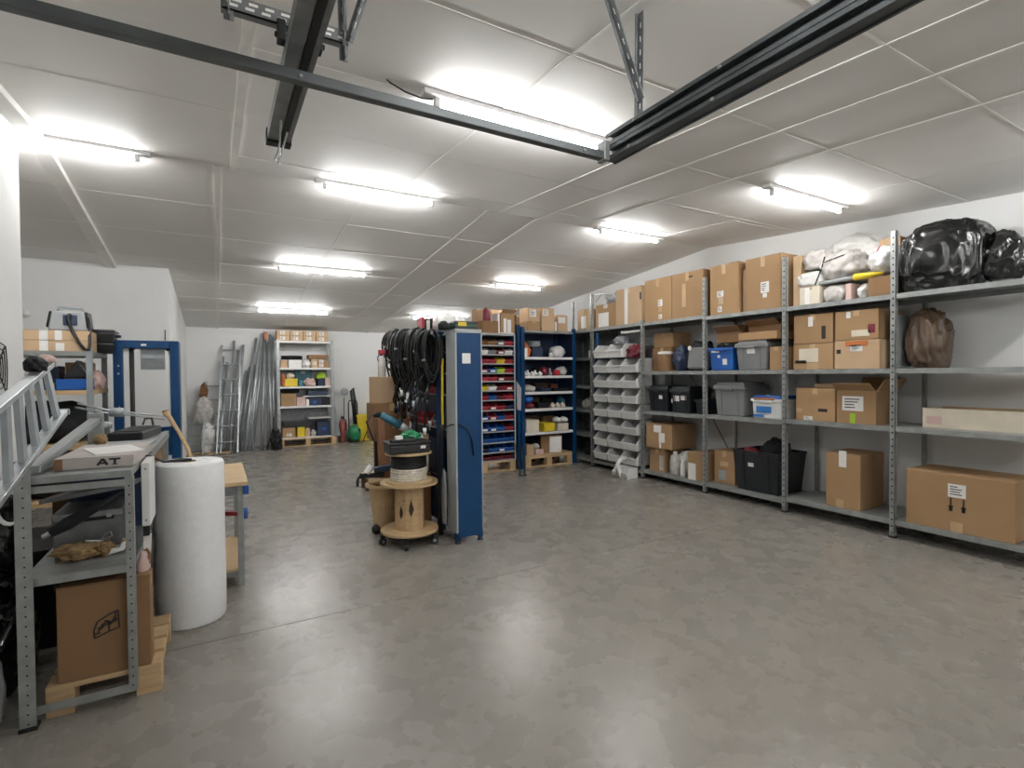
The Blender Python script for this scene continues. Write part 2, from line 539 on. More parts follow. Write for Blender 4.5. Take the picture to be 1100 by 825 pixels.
# ------------------------------------------------------------------ garage door hardware below the ceiling
t = thing('cross_bar', 'grey steel cross bar spanning between the garage door rails', 'bar', (0.3, 1.79, 2.44))
MB().prism([(1.775, 2.442), (1.812, 2.442), (1.812, 2.452), (1.802, 2.456), (1.802, 2.462), (1.812, 2.466), (1.812, 2.476), (1.775, 2.476)], 'x', -1.13, 1.50).build('profile', 'bar_steel', t, bevel=.003)
MB().box(1.485, 1.515, 1.765, 1.82, 2.435, 2.52).build('end_bracket', 'galv', t, bevel=.004)
for x in (-.6, .25, 1.38): MB().cyl((x, 1.768, 2.455), (x, 1.776, 2.455), .006, n=8).build('bolt', 'galv', t)

t = thing('garage_door_track', 'heavy dark double channel garage door track hung at right', 'door track', (1.56, -.3, 2.44))
def cchan(mb, x, z0, z1, y0, y1, d=.045, tk=.006):
    mb.box(x + d - tk, x + d, y0, y1, z0, z1)
    mb.box(x, x + d - tk, y0, y1, z1 - tk, z1)
    mb.box(x, x + d - tk, y0, y1, z0, z0 + tk)
    mb.box(x, x + tk, y0, y1, z1 - .016, z1 - tk)
    mb.box(x, x + tk, y0, y1, z0 + tk, z0 + .016)
a = MB(); cchan(a, 1.52, 2.505, 2.562, -2.7, 1.80); a.build('channel', 'track', t)
a = MB(); cchan(a, 1.52, 2.445, 2.502, -2.7, 1.80); a.build('channel', 'track', t)
MB().box(1.565, 1.575, -2.7, 1.80, 2.44, 2.567).build('backing_strip', 'track', t)
for y in (1.62, 1.2, .6, 0, -.8): 
    MB().cyl((1.514, y, 2.55), (1.52, y, 2.55), .007, n=8).build('bolt', 'galv', t)
    MB().cyl((1.514, y + .03, 2.455), (1.52, y + .03, 2.455), .007, n=8).build('bolt', 'galv', t)
def angle_strut(p0, p1, w, parent, name='hanger_strut'):
    a = MB(); p0 = Vector(p0); p1 = Vector(p1)
    a.bar(p0, p1, w, .004, up=(1, 0, 0) if abs((p1 - p0).normalized().x) < .9 else (0, 1, 0))
    a.bar(p0 + Vector((0, .015, 0)), p1 + Vector((0, .015, 0)), .004, w * .9, up=(1, 0, 0) if abs((p1 - p0).normalized().x) < .9 else (0, 1, 0))
    o = a.build(name, 'galv_dark', parent)
    b = MB(); d = (p1 - p0); n = int(d.length / .05)
    for k in range(1, n):
        q = p0 + d * (k / n)
        b.bar(q - d.normalized() * .011 + Vector((0, -.0025, 0)), q + d.normalized() * .011 + Vector((0, -.0025, 0)), .009, .001, up=(0, 1, 0))
    if n > 1: tag(b.build('slots', 'ceil_strip', o), kind='stuff')
    return o
zc = cz(1.62)
angle_strut((1.543, 1.61, 2.55), (1.55, 1.61, cz(1.61)), .034, t)
angle_strut((1.543, 1.60, 2.63), (1.375, 1.60, cz(1.60)), .034, t)
angle_strut((1.585, -.8, 2.53), (1.60, -.8, cz(-.8)), .034, t)

t = thing('opener_rail', 'galvanised garage door opener rail with a dark slot hanging at left', 'door rail', (.25, -.1, 2.5))
a = MB()
a.box(.205, .209, -2.6, 2.46, 2.505, 2.55).box(.291, .295, -2.6, 2.46, 2.505, 2.55).box(.205, .295, -2.6, 2.46, 2.548, 2.552)
a.box(.209, .250, -2.6, 2.46, 2.505, 2.509).box(.278, .291, -2.6, 2.46, 2.505, 2.509)
a.build('channel', 'galv_dark', t)
MB().box(.252, .276, -2.6, 2.47, 2.50, 2.505).build('slot', 'rubber', t)
MB().box(.20, .30, 2.42, 2.475, 2.497, 2.554).build('end_cap', 'rubber', t, bevel=.003)
MB().tube([(.235, 2.2, 2.495), (.25, 2.40, 2.49), (.25, 2.47, 2.48), (.24, 2.50, 2.455), (.255, 2.51, 2.44), (.262, 2.48, 2.47), (.268, 2.3, 2.495)], .004).build('release_wire', 'alu', t)
ya, za = 1.775, 2.60
a = MB().box(0.03, .40, ya, ya + .004, za, za + .045).box(0.03, .40, ya, ya + .03, za, za + .004)
cb = a.build('cross_bracket', 'galv_dark', t)
b = MB()
for k in range(8):
    b.box(.05 + k * .045, .075 + k * .045, ya - .0015, ya - .0005, za + .012, za + .020)
    b.box(.06 + k * .045, .085 + k * .045, ya - .0015, ya - .0005, za + .028, za + .036)
tag(b.build('slots', 'ceil_strip', cb), kind='stuff')
for x in (.195, .305):
    MB().box(x - .012, x + .012, ya - .01, ya + .03, 2.55, 2.615).box(x - .02, x + .02, ya - .004, ya + .012, 2.562, 2.575).build('clamp', 'rubber', t, bevel=.003)
angle_strut((.385, 1.765, 2.545), (.375, 1.765, cz(1.765)), .03, t)
angle_strut((.40, 1.755, 2.61), (.52, 1.755, cz(1.755)), .03, t)
angle_strut((.05, 1.765, 2.57), (.05, 1.765, cz(1.765)), .03, t)

# ------------------------------------------------------------------ rack along the right hand wall
PX0, PX1 = 5.25, 5.86
POSTS = [1.28, 2.32, 3.34, 4.38, 5.46, 6.60]
TOPS = [2.75, 2.75, 2.72, 2.68, 2.26, 2.78]
rk = thing('storage_rack', 'long galvanised steel storage rack along the right hand wall', 'shelving', (5.55, 4.3, 0))
def upright(x, y, z1, parent, m='galv', w=.042, d=.042, sx=1, holes=True, name='upright', z0=0.0):
    # L profile, flat face towards -x
    a = MB()
    a.box(min(x, x + sx * .004), max(x, x + sx * .004), y - w / 2, y + w / 2, z0, z1)
    a.box(min(x, x + sx * d), max(x, x + sx * d), y - w / 2, y - w / 2 + .004, z0, z1)
    o = a.build(name, m, parent)
    if holes:
        b = MB()
        n = int((z1 - z0) / .06)
        xf = x - sx * .0012
        for k in range(n):
            z = z0 + .04 + k * .06
            b.box(min(xf, xf + sx * .0009), max(xf, xf + sx * .0009), y - .006, y + .006, z, z + .016)
        tag(b.build('bolt_holes', 'dark_gap', o), kind='stuff')
    MB().box(min(x - sx * .004, x + sx * d * 1.1), max(x - sx * .004, x + sx * d * 1.1), y - w / 2 - .004, y + w / 2 + .004, z0, z0 + .02).build('foot_cap', 'rubber', o)
    return o
for y, zt in zip(POSTS, TOPS):
    upright(PX0, y, zt, rk)
    upright(PX1, y, 2.25, rk, sx=-1, holes=False)
upright(PX1, 7.6, 2.25, rk, sx=-1, holes=False)
def shelf(x0, x1, y0, y1, zt, parent, m='galv', lip=.045, t=.004, name='shelf'):
    a = MB()
    a.box(x0, x1, y0, y1, zt - t, zt)
    a.box(x0, x0 + .003, y0, y1, zt - lip, zt - t).box(x1 - .003, x1, y0, y1, zt - lip, zt - t)
    a.box(x0 + .003, x1 - .003, y0, y0 + .003, zt - lip, zt - t).box(x0 + .003, x1 - .003, y1 - .003, y1, zt - lip, zt - t)
    return a.build(name, m, parent)
LV = {0: [.165, 1.005, 1.525, 2.19], 1: [.165, 1.0, 1.525, 2.19], 2: [.135, .98, 1.525, 2.195], 3: [.13, .97, 1.525, 2.215], 4: [.115, 2.225]}
for k in range(5):
    for z in LV[k]:
        shelf(PX0 + .006, PX1 - .006, POSTS[k] + .006, POSTS[k + 1] - .006 if k < 4 else 7.6, z, rk)
for z in (.5, .9, 1.3, 1.77):
    shelf(PX0 + .08, PX1 - .006, 6.63, 7.6, z, rk)
for k in (0, 1, 2, 3):
    a = MB().bar((PX1 + .004, POSTS[k], .3 if k % 2 else 2.0), (PX1 + .004, POSTS[k + 1], 2.0 if k % 2 else .3), .02, .003, up=(1, 0, 0))
    if k == 3: a.build('cross_brace', 'galv_dark', rk)
MB().box(PX1 - .006, PX1, 6.6, 7.6, .1, 2.2).build('back_panel', 'galv_dark', rk)
MB().box(PX0 + .1, PX1, 7.6, 7.606, .1, 2.2).build('end_panel', 'galv_dark', rk)

# ------------------------------------------------------------------ generic containers, fronts towards local -Y
def cbox(label, w, d, h, loc, rotz=0.0, m='card', tape=True, patches=(), open_top=False, group=None, name='cardboard_box', tilt=0.0, flapm=None, slots=False, over=0.0, front_tape=0.12):
    t = thing(name, label, 'box', loc, rotz, group)
    if tilt: t.rotation_euler = (tilt, 0, rotz)
    fm = flapm or m
    if open_top:
        k = .005
        MB().box(-w / 2, w / 2, -d / 2, -d / 2 + k, 0, h).box(-w / 2, w / 2, d / 2 - k, d / 2, 0, h).box(-w / 2, -w / 2 + k, -d / 2 + k, d / 2 - k, 0, h).box(w / 2 - k, w / 2, -d / 2 + k, d / 2 - k, 0, h).box(-w / 2 + k, w / 2 - k, -d / 2 + k, d / 2 - k, 0, .006).build('body', m, t, local=True)
        fl_ = min(w, d) * .38
        MB().obox((0, -d / 2 - fl_ * .40, h + fl_ * .24), (w * .98, fl_, .004), (R(-32), 0, 0)).build('flap', fm, t, local=True)
        MB().obox((0, d / 2 + fl_ * .2, h + fl_ * .42), (w * .98, fl_, .004), (R(68), 0, 0)).build('flap', fm, t, local=True)
        MB().obox((w / 2 + fl_ * .25, 0, h + fl_ * .38), (fl_, d * .96, .004), (0, R(-58), 0)).build('flap', fm, t, local=True)
    else:
        MB().box(-w / 2, w / 2, -d / 2, d / 2, 0, h - .005).build('body', m, t, local=True, bevel=.005)
        MB().box(-w / 2 + .001, w / 2 - .001, -d / 2 + .001, -.002, h - .005, h).build('flap', fm, t, local=True, bevel=.0015)
        MB().box(-w / 2 + .001, w / 2 - .001, .002, d / 2 - .001, h - .005, h).build('flap', fm, t, local=True, bevel=.0015)
    if tape:
        MB().box(-.026, .026, -d / 2 - .0012, -d / 2 - .0002, h * (1 - front_tape * 1.6), h - .003).build('tape', 'tape', t, local=True)
        if not open_top:
            MB().box(-w / 2 - .0012, w / 2 + .0012, -.026, .026, h - .001, h + .0008).build('tape', 'tape', t, local=True)
    if slots:
        MB().box(-w * .2, -w * .02, -d / 2 - .0015, -d / 2 - .0003, h * .55, h * .6).build('hand_hole', 'ink', t, local=True)
    for p in patches:      # (u, v, width, height, material, name) u,v: centre as fraction of the front
        u, v, pw, ph = p[:4]
        pm = p[4] if len(p) > 4 else 'paper'
        nm = p[5] if len(p) > 5 else 'paper_label'
        x, z = (u - .5) * w, v * h
        lb = MB().box(x - pw / 2, x + pw / 2, -d / 2 - .0026, -d / 2 - .0014, z - ph / 2, z + ph / 2).build(nm, pm, t, local=True)
        if nm == 'paper_label' and pw > .05:
            c = MB()
            for q in range(4):
                zz = z + ph * (.3 - q * .19)
                c.box(x - pw * .38, x - pw * .38 + pw * random.uniform(.35, .75), -d / 2 - .0034, -d / 2 - .0027, zz - ph * .035, zz + ph * .035)
            c.build('print', 'ink', lb, local=True)
    return t

def rbox(label, xf, y0, y1, z0, z1, d=.5, **k):        # carton on the right hand rack, seen front plane at x = xf
    g = k.pop('gap', .004)
    return cbox(label, y1 - y0 - g, d, z1 - z0, (xf + d / 2, (y0 + y1) / 2, z0), FRONT_X, **k)

def tote(label, w, d, h, loc, rotz=0.0, m='grey_plastic', lidm=None, taper=.86, name='storage_tote', labels=(), ribs=True, open_=False, group=None, handle=True):
    t = thing(name, label, 'bin', loc, rotz, group)
    hb = h * (.86 if lidm else 1.0)
    tp = 1.0 if open_ else .96
    if open_:
        a = MB(); k = .008
        o = [(-w * taper / 2, -d * taper / 2), (w * taper / 2, -d * taper / 2), (w * taper / 2, d * taper / 2), (-w * taper / 2, d * taper / 2)]
        u = [(-w / 2, -d / 2), (w / 2, -d / 2), (w / 2, d / 2), (-w / 2, d / 2)]
        ui = [(x - math.copysign(.012, x), y - math.copysign(.012, y)) for x, y in u]
        oi = [(x - math.copysign(.012, x), y - math.copysign(.012, y)) for x, y in o]
        vs = [(x, y, 0) for x, y in o] + [(x, y, hb) for x, y in u] + [(x, y, hb) for x, y in ui] + [(x, y, .012) for x, y in oi]
        fs = [(0, 3, 2, 1), (12, 13, 14, 15)]
        for q in range(4):
            r = (q + 1) % 4
            fs += [(q, r, 4 + r, 4 + q), (4 + q, 4 + r, 8 + r, 8 + q), (8 + q, 8 + r, 12 + r, 12 + q)]
        a.add(vs, fs).build('body', m, t, local=True, bevel=.006)
    else:
        MB().frus(w * taper, d * taper, w * .96, d * .96, 0, hb).build('body', m, t, local=True, bevel=.015)
    rim = MB()
    zr = hb - .03
    for (x0, x1, y0, y1) in ((-w / 2, w / 2, -d / 2 - .004, -d / 2 + .012), (-w / 2, w / 2, d / 2 - .012, d / 2 + .004), (-w / 2 - .004, -w / 2 + .012, -d / 2 + .012, d / 2 - .012), (w / 2 - .012, w / 2 + .004, -d / 2 + .012, d / 2 - .012)):
        rim.box(x0, x1, y0, y1, zr, hb)
    rim.build('rim', m, t, local=True, bevel=.003)
    if lidm:
        MB().frus(w * 1.02, d * 1.02, w * .98, d * .98, hb, hb + h * .06).frus(w * .9, d * .9, w * .86, d * .86, hb + h * .06, h).build('lid', lidm, t, local=True, bevel=.008)
    if ribs:
        for x in (-w * .26, w * .26):
            def yf(z): return -d / 2 * (taper + (tp - taper) * z / hb)
            MB().add([(x - .008, yf(.04) - .006, .04), (x + .008, yf(.04) - .006, .04), (x + .008, yf(zr) - .006, zr), (x - .008, yf(zr) - .006, zr),
                      (x - .008, yf(.04) + .01, .04), (x + .008, yf(.04) + .01, .04), (x + .008, yf(zr) + .01, zr), (x - .008, yf(zr) + .01, zr)],
                     [(0, 1, 2, 3), (7, 6, 5, 4), (0, 4, 5, 1), (1, 5, 6, 2), (2, 6, 7, 3), (3, 7, 4, 0)]).build('rib', m, t, local=True)
    if handle:
        MB().box(-.06, .06, -d / 2 - .018, -d / 2 - .002, zr - .012, zr + .014).build('handle', m, t, local=True, bevel=.004)
    for (u, v, pw, ph) in labels:
        x, z = (u - .5) * w, v * h
        y = -d / 2 * (taper + (tp - taper) * z / hb)
        y1 = -d / 2 * (taper + (tp - taper) * (z + ph / 2) / hb) - .0035
        y0 = -d / 2 * (taper + (tp - taper) * (z - ph / 2) / hb) - .0035
        MB().add([(x - pw / 2, y0, z - ph / 2), (x + pw / 2, y0, z - ph / 2), (x + pw / 2, y1, z + ph / 2), (x - pw / 2, y1, z + ph / 2),
                  (x - pw / 2, y0 + .002, z - ph / 2), (x + pw / 2, y0 + .002, z - ph / 2), (x + pw / 2, y1 + .002, z + ph / 2), (x - pw / 2, y1 + .002, z + ph / 2)],
                 [(0, 1, 2, 3), (7, 6, 5, 4), (0, 4, 5, 1), (1, 5, 6, 2), (2, 6, 7, 3), (3, 7, 4, 0)]).build('paper_label', 'paper', t, local=True)
    return t

def rtote(label, xf, y0, y1, z0, z1, d, **k):
    return tote(label, y1 - y0, d, z1 - z0, (xf + d / 2, (y0 + y1) / 2, z0), FRONT_X, **k)

def bag(name, label, c, size, m, cat='bag', seed=1, group=None, knot=None, **k):
    k.setdefault('fold', .16); k.setdefault('sub', 4)
    o = MB().blob(c, size, seed, **k).build(name, m, smooth=True)
    tag(o, label, cat, group)
    if knot:
        p = Vector(knot)
        MB().tube([p + Vector((0, 0, -.03)), p, p + Vector((.01, 0, .04)), p + Vector((.03, .01, .07))], [.03, .014, .03, .008], n=8).build('tied_neck', m, o, smooth=True)
    return o

# ------------------------------------------------------------------ rack contents, top shelf
def ab(u, v, w, h): return (u, v, w, h)
S0 = 2.215
rbox('tall carton with a white tape stripe, top shelf beside the white bins', 5.29, 5.50, 6.05, 2.225, 2.76, .45, patches=[(.42, .5, .07, .53, 'paper', 'white_stripe'), (.97, .72, .03, .1, 'ink', 'dark_print')], m='card_light')
rbox('large carton with white label on its front, first right of the bins, top shelf', 5.29, 4.94, 5.44, S0, 2.80, .5, patches=[(.6, .42, .08, .09), (.6, .27, .06, .07, 'tape', 'tape_patch'), (.6, .1, .06, .06)])
rbox('large carton with a torn upper flap edge, against the rack post, top shelf', 5.29, 4.42, 4.935, S0, 2.80, .5, patches=[(.62, .885, .06, .018, 'ink', 'torn_edge'), (.4, .5, .06, .3, 'tape', 'tape_patch')])
rbox('large carton with two small white labels between two rack posts, top shelf', 5.30, 3.93, 4.33, 2.195, 2.80, .5, patches=[(.38, .42, .09, .07), (.36, .12, .06, .07), (.4, .28, .07, .08, 'tape', 'tape_patch')])
rbox('large carton with a square white label, left of the plastic bags, top shelf', 5.30, 3.40, 3.84, 2.195, 2.79, .52, patches=[(.56, .42, .10, .12), (.56, .27, .05, .05)])
cbox('slim carton wedged between two large cartons, top shelf', .05, .4, .5, (5.55, 3.885, 2.195), FRONT_X, m='card_light', tape=False)
rbox('low carton with printed lower half in the rack corner', 5.36, 6.12, 6.62, 2.225, 2.60, .4, patches=[(.4, .35, .25, .22, 'paper', 'white_print'), (.5, .9, .09, .05)])
rbox('small carton in the rack corner beside the blue post', 5.38, 6.78, 7.12, 2.225, 2.58, .35, patches=[(.5, .4, .14, .2, 'paper', 'white_print')], m='card_light')
t = thing('bent_wire', 'bent grey wire hoop standing on the rack corner post', 'wire', (5.26, 6.4, 2.62))
MB().tube([(5.27, 6.58, 2.62), (5.27, 6.58, 2.78), (5.27, 6.1, 2.72), (5.27, 6.02, 2.65)], .01).build('rod', 'galv', t)
MB().tube([(5.28, 6.52, 2.64), (5.29, 6.36, 2.76), (5.3, 6.2, 2.70)], .006).build('rod', 'galv', t)
bag('clear_bag', 'crumpled clear plastic wrap on the rack corner above the low carton', (5.62, 6.32, 2.602), (.42, .45, .22), 'clear_plastic', seed=3, amp=.3, crease=.1)

# the bay of wrapped goods
rbox('upright tan carton at the left end of the wrapped goods, top shelf', 5.36, 3.22, 3.31, 2.19, 2.73, .3, m='card_light', tape=False)
rbox('small wrapped carton with tape, lower left among the plastic bags', 5.31, 3.00, 3.21, 2.19, 2.375, .32, m='cream', patches=[(.4, .5, .05, .17, 'paper', 'tape_patch')])
bag('wrapped_parcel', 'clear wrapped parcel with a tan end, stacked by the rack post', (5.46, 3.08, 2.56), (.30, .26, .22), 'grey_bag', 'parcel', 5, amp=.12, power=.7)
bag('wrapped_parcel', 'white foam wrapped parcel on the small taped carton', (5.46, 3.13, 2.376), (.3, .3, .19), 'white_bag', 'parcel', 6, amp=.15, power=.75)
bag('wrapped_parcel', 'grey plastic wrapped parcel lying on the shelf edge', (5.42, 2.875, 2.19), (.26, .23, .19), 'grey_bag', 'parcel', 7, amp=.15, power=.75)
rbox('pink tinted little carton among the plastic bags', 5.31, 2.70, 2.755, 2.19, 2.35, .2, m='pink', tape=False)
bag('wrapped_parcel', 'small white wrapped parcel beside the pink carton', (5.46, 2.62, 2.19), (.3, .13, .17), 'white_bag', 'parcel', 8, amp=.15)
rbox('brown carton at the right end under the yellow tipped roll', 5.30, 2.36, 2.55, 2.19, 2.37, .45, m='card_dark', tape=False)
bag('plastic_bag', 'big bulging grey plastic bag tied with black cord, top shelf', (5.50, 2.86, 2.41), (.40, .44, .34), 'grey_bag', 'bag', 9, amp=.2, crease=.12)
bag('plastic_bag', 'tall white plastic sheet bag at the back of the wrapped goods', (5.66, 2.82, 2.40), (.30, .75, .50), 'white_bag', 'bag', 10, amp=.32, crease=.14, freq=1.6, sub=4)
bag('plastic_bag', 'white plastic bag with a pointed corner beside the black bag', (5.66, 2.50, 2.36), (.34, .40, .48), 'white_bag', 'bag', 31, amp=.3, crease=.12)
bag('plastic_bag', 'milky bag full of small parts above the brown carton', (5.47, 2.455, 2.41), (.36, .30, .28), 'white_bag', 'bag', 11, amp=.2, crease=.1)
rbox('small tan carton on top of the white bags beside the rack post', 5.5, 2.37, 2.55, 2.66, 2.75, .2, m='card_light', tape=False)
t = thing('foam_roll', 'thin grey roll with a bright yellow end on the wrapped goods', 'roll', (5.34, 2.75, 2.38))
MB().cyl((5.345, 3.02, 2.395), (5.345, 2.70, 2.405), .02, n=12).build('grey_tube', 'grey_paint', t, smooth=True)
MB().lathe((0, 0, 0), [(.0, 0), (.03, .01), (.03, .16), (.014, .24)], 12)
a = MB(Matrix.Translation((5.345, 2.70, 2.405)) @ Matrix.Rotation(PI / 2, 4, 'X')); a.lathe((0, 0, 0), [(.02, 0), (.034, .015), (.03, .14), (.012, .26)], 12); a.build('yellow_end', 'yellow_plastic', t, smooth=True)
tag(MB().tube([(5.33, 3.06, 2.385), (5.33, 2.99, 2.55), (5.345, 2.97, 2.66)], .007).build('metal_rod', 'dark_gap'), 'thin black rod sticking up among the plastic bags', 'rod')
tag(MB().tube([(5.36, 3.02, 2.60), (5.31, 2.92, 2.605), (5.315, 2.80, 2.63), (5.4, 2.72, 2.66)], .005).build('cord', 'rubber'), 'black cord wound around the grey plastic bag', 'cord')
tag(MB().add([(5.45, 2.62, 2.55), (5.47, 2.56, 2.64), (5.52, 2.54, 2.73), (5.47, 2.50, 2.62), (5.46, 2.62, 2.55), (5.48, 2.56, 2.64), (5.53, 2.54, 2.73), (5.48, 2.50, 2.62)], [(0, 1, 2, 3), (7, 6, 5, 4), (0, 4, 5, 1), (1, 5, 6, 2), (2, 6, 7, 3), (3, 7, 4, 0)]).build('tag', 'red_plastic'), 'red ribbon of tape on the white plastic bag', 'tape')

# big black bag
bb = thing('refuse_bag', 'huge black plastic refuse bag lying on the top shelf', 'bag', (5.6, 1.98, 2.19))
MB().blob((5.57, 2.05, 2.19), (.60, .60, .66), 12, amp=.06, freq=1.4, sub=6, fold=.11, ff=2.3, power=.62).build('sack', 'black_bag', bb, smooth=True)
MB().blob((5.62, 1.70, 2.24), (.36, .36, .42), 17, amp=.18, freq=1.3, sub=5, fold=.22, ff=2.2).build('gathered_neck', 'black_bag', bb, smooth=True)

# ------------------------------------------------------------------ middle shelves
Z2 = 1.525
rbox('brown carton at the back of the shelf behind the wicker can', 5.42, 5.06, 5.42, Z2, 1.86, .35, m='card_dark')
rbox('pale carton stacked on the brown carton, under the top shelf', 5.44, 5.05, 5.41, 1.862, 2.06, .35)
t = thing('drum_can', 'brown wooden drum with a white rim on the middle shelf', 'drum', (5.40, 5.15, Z2))
MB().lathe((5.40, 5.15, Z2), [(.10, 0), (.105, .02), (.105, .24), (.10, .26)], 20).build('body', 'card_dark', t, smooth=False)
MB().ring((5.40, 5.15, Z2), [(.107, .235), (.107, .27), (.09, .27), (.09, .262)], 20).build('rim', 'paper', t)
bag('cloth_bag', 'limp dark blue cloth bag standing on the middle shelf', (5.45, 4.90, Z2), (.25, .20, .38), 'navy', 'bag', 14, amp=.25, crease=.1)
bag('cloth_bag', 'black sports bag slumped behind the rack post', (5.55, 4.66, Z2), (.4, .40, .42), 'dark_cloth', 'bag', 15, amp=.25, crease=.1)
t = thing('tool_case', 'dark grey plastic case leaning on the black sports bag', 'case', (5.37, 4.52, Z2))
MB().obox((5.37, 4.545, Z2 + .155), (.16, .26, .28), (0, R(8), 0)).build('shell', 'grey_plastic', t, bevel=.03)
MB().cyl((5.275, 4.62, Z2 + .29), (5.268, 4.62, Z2 + .29), .03, n=14).build('round_badge', 'paper', t)

tt = rtote('bright blue plastic bin with white stickers on the middle shelf', 5.27, 3.99, 4.33, Z2, 1.80, .38, m='blue_plastic', name='plastic_bin', labels=[(.28, .86, .11, .035), (.42, .62, .035, .035), (.66, .38, .06, .07)], ribs=False)
for k in range(4):
    bag('dark_item', 'black %s heaped on top of the blue plastic bin' % ['glove', 'strap', 'pouch', 'cable bundle'][k], (5.36 + .06 * (k % 2), 4.07 + k * .065, 1.795), (.1, .09, .06), 'dark_cloth', ['glove', 'strap', 'pouch', 'cable'][k], 40 + k, amp=.4)
rtote('grey lidded tote with a white label on the middle shelf', 5.28, 3.56, 3.965, Z2, 1.865, .48, m='grey_plastic', lidm='grey_plastic', labels=[(.5, .64, .10, .055)])
cbox('open carton with folded flaps resting above the blue bin', .32, .4, .13, (5.58, 4.14, 1.865), FRONT_X + R(6), m='card_dark', open_top=True, tape=False)
rbox('flat open carton lying on the grey lidded tote', 5.30, 3.45, 3.93, 1.867, 1.96, .45, m='card', flapm='card_dark', tape=False)
cbox('small open carton balanced on the flat carton under the top shelf', .42, .3, .07, (5.55, 3.66, 1.963), FRONT_X - R(4), m='card_dark', tape=False, open_top=True)
rbox('narrow brown carton between the grey tote and rack post', 5.31, 3.39, 3.545, Z2, 1.78, .3, m='card')
# four cartons
rbox('taped carton, lower left of the four stacked cartons', 5.31, 2.865, 3.275, Z2, 1.79, .48, patches=[(.40, .55, .2, .14, 'cream', 'torn_patch'), (.2, .3, .12, .03, 'ink', 'dark_print'), (.5, .12, .12, .07, 'tape', 'tape_patch')])
rbox('taped carton, upper left of the four stacked cartons', 5.31, 2.87, 3.27, 1.793, 2.09, .48, patches=[(.78, .35, .04, .13, 'ink', 'dark_print'), (.45, .75, .05, .1, 'paper', 'tape_patch')])
rbox('taped carton, lower right of the four stacked cartons', 5.31, 2.45, 2.855, Z2, 1.80, .48, patches=[(.5, .72, .11, .06), (.1, .62, .04, .04, 'ink', 'dark_print'), (.5, .88, .2, .05, 'orange', 'orange_patch')], m='card_light')
rbox('taped carton, upper right of the four stacked cartons', 5.31, 2.46, 2.85, 1.803, 2.085, .48, patches=[(.32, .86, .04, .06), (.85, .35, .06, .08, 'darkred_plastic', 'stain'), (.6, .22, .16, .06, 'cream', 'torn_patch')])
bag('plastic_bag', 'tall brown plastic sack right of the four stacked cartons', (5.62, 2.19, Z2), (.36, .30, .58), 'brown_bag', 'bag', 16, amp=.1, fold=.2, sub=5, power=.75)
tag(MB().box(5.40, 5.80, 2.365, 2.395, Z2, 2.02).build('panel', 'grey_paint', bevel=.003), 'grey panel standing upright beside the brown plastic sack', 'panel')
tag(MB().tube([(5.258, 2.27, Z2 + .006), (5.25, 2.22, Z2 + .008), (5.258, 2.15, Z2 + .006)], .006).build('strap', 'rubber'), 'black strap end hanging on the shelf edge by the post', 'strap')

# ------------------------------------------------------------------ lower shelves
Z3 = .97
rtote('black tote with a small white label at the left of its shelf', 5.32, 5.04, 5.42, Z3, 1.33, .45, m='tote_black', lidm='tote_black', labels=[(.62, .55, .06, .05)])
rtote('black tote with two white stickers side by side', 5.29, 4.64, 4.98, Z3, 1.32, .45, m='tote_black', lidm='tote_black', labels=[(.32, .55, .09, .075), (.66, .58, .09, .06), (.08, .45, .02, .05)])
rtote('flat black box behind the rack post on the lower shelf', 5.33, 4.42, 4.60, Z3, 1.16, .4, m='tote_black', ribs=False, handle=False, name='plastic_box')
rtote('tall grey tote with a slanted lid on the lower shelf', 5.31, 3.86, 4.29, .98, 1.385, .46, m='grey_plastic', lidm='grey_plastic')
tt = rtote('white and blue detergent tub with a dark blue lid', 5.29, 3.38, 3.76, .98, 1.24, .36, m='light_plastic', lidm='blue_plastic', taper=.9, ribs=False, name='plastic_tub')
MB().box(-.12, .06, -.182, -.180, .07, .14).box(-.16, -.03, -.182, -.180, .02, .05).build('blue_print', 'blue_ink', tt, local=True)
MB().box(-.15, .1, -.184, -.182, .21, .235).build('orange_band', 'orange', tt, local=True)
rbox('plain carton with a small dark mark, left of the pair', 5.31, 2.845, 3.245, 1.0, 1.335, .45, patches=[(.7, .33, .09, .03, 'ink', 'dark_print'), (.33, .07, .09, .04), (.08, .3, .06, .04, 'tape', 'tape_patch')])
rbox('small flat carton lying on the plain carton', 5.42, 2.90, 3.12, 1.337, 1.375, .2, m='card_light', tape=False)
cbox('open carton with a large white and blue label, right of the pair', .35, .42, .32, (5.31 + .21, 2.655, 1.0), FRONT_X, m='card', open_top=True, tape=False, patches=[(.42, .6, .19, .14), (.42, .09, .05, .14, 'lime', 'green_tape')])
t = thing('wooden_crate', 'long shallow pale crate with an open top on the right shelf', 'crate', (5.6, 1.74, 1.005))
x0, x1, y0, y1, z0, z1 = 5.42, 5.80, 1.35, 2.16, 1.005, 1.175
a = MB().box(x0, x0 + .015, y0, y1, z0, z1); a.build('front_board', 'cream', t, bevel=.002)
MB().box(x1 - .015, x1, y0, y1, z0, z1).build('rear_board', 'wood', t, bevel=.002)
for yy in (y0, y1 - .015): MB().box(x0 + .015, x1 - .015, yy, yy + .015, z0, z1).build('end_board', 'cream', t, bevel=.002)
MB().box(x0 + .015, x1 - .015, y0 + .015, y1 - .015, z0, z0 + .012).build('base_board', 'wood', t)
MB().box(x0 + .03, x1 - .02, y0 + .02, y1 - .05, z1 - .03, z1 - .012).build('packing_sheet', 'card_light', t)
MB().box(x0 - .0015, x0 - .0003, 2.02, 2.13, z0 + .03, z0 + .1).build('red_stain', 'pink', t)

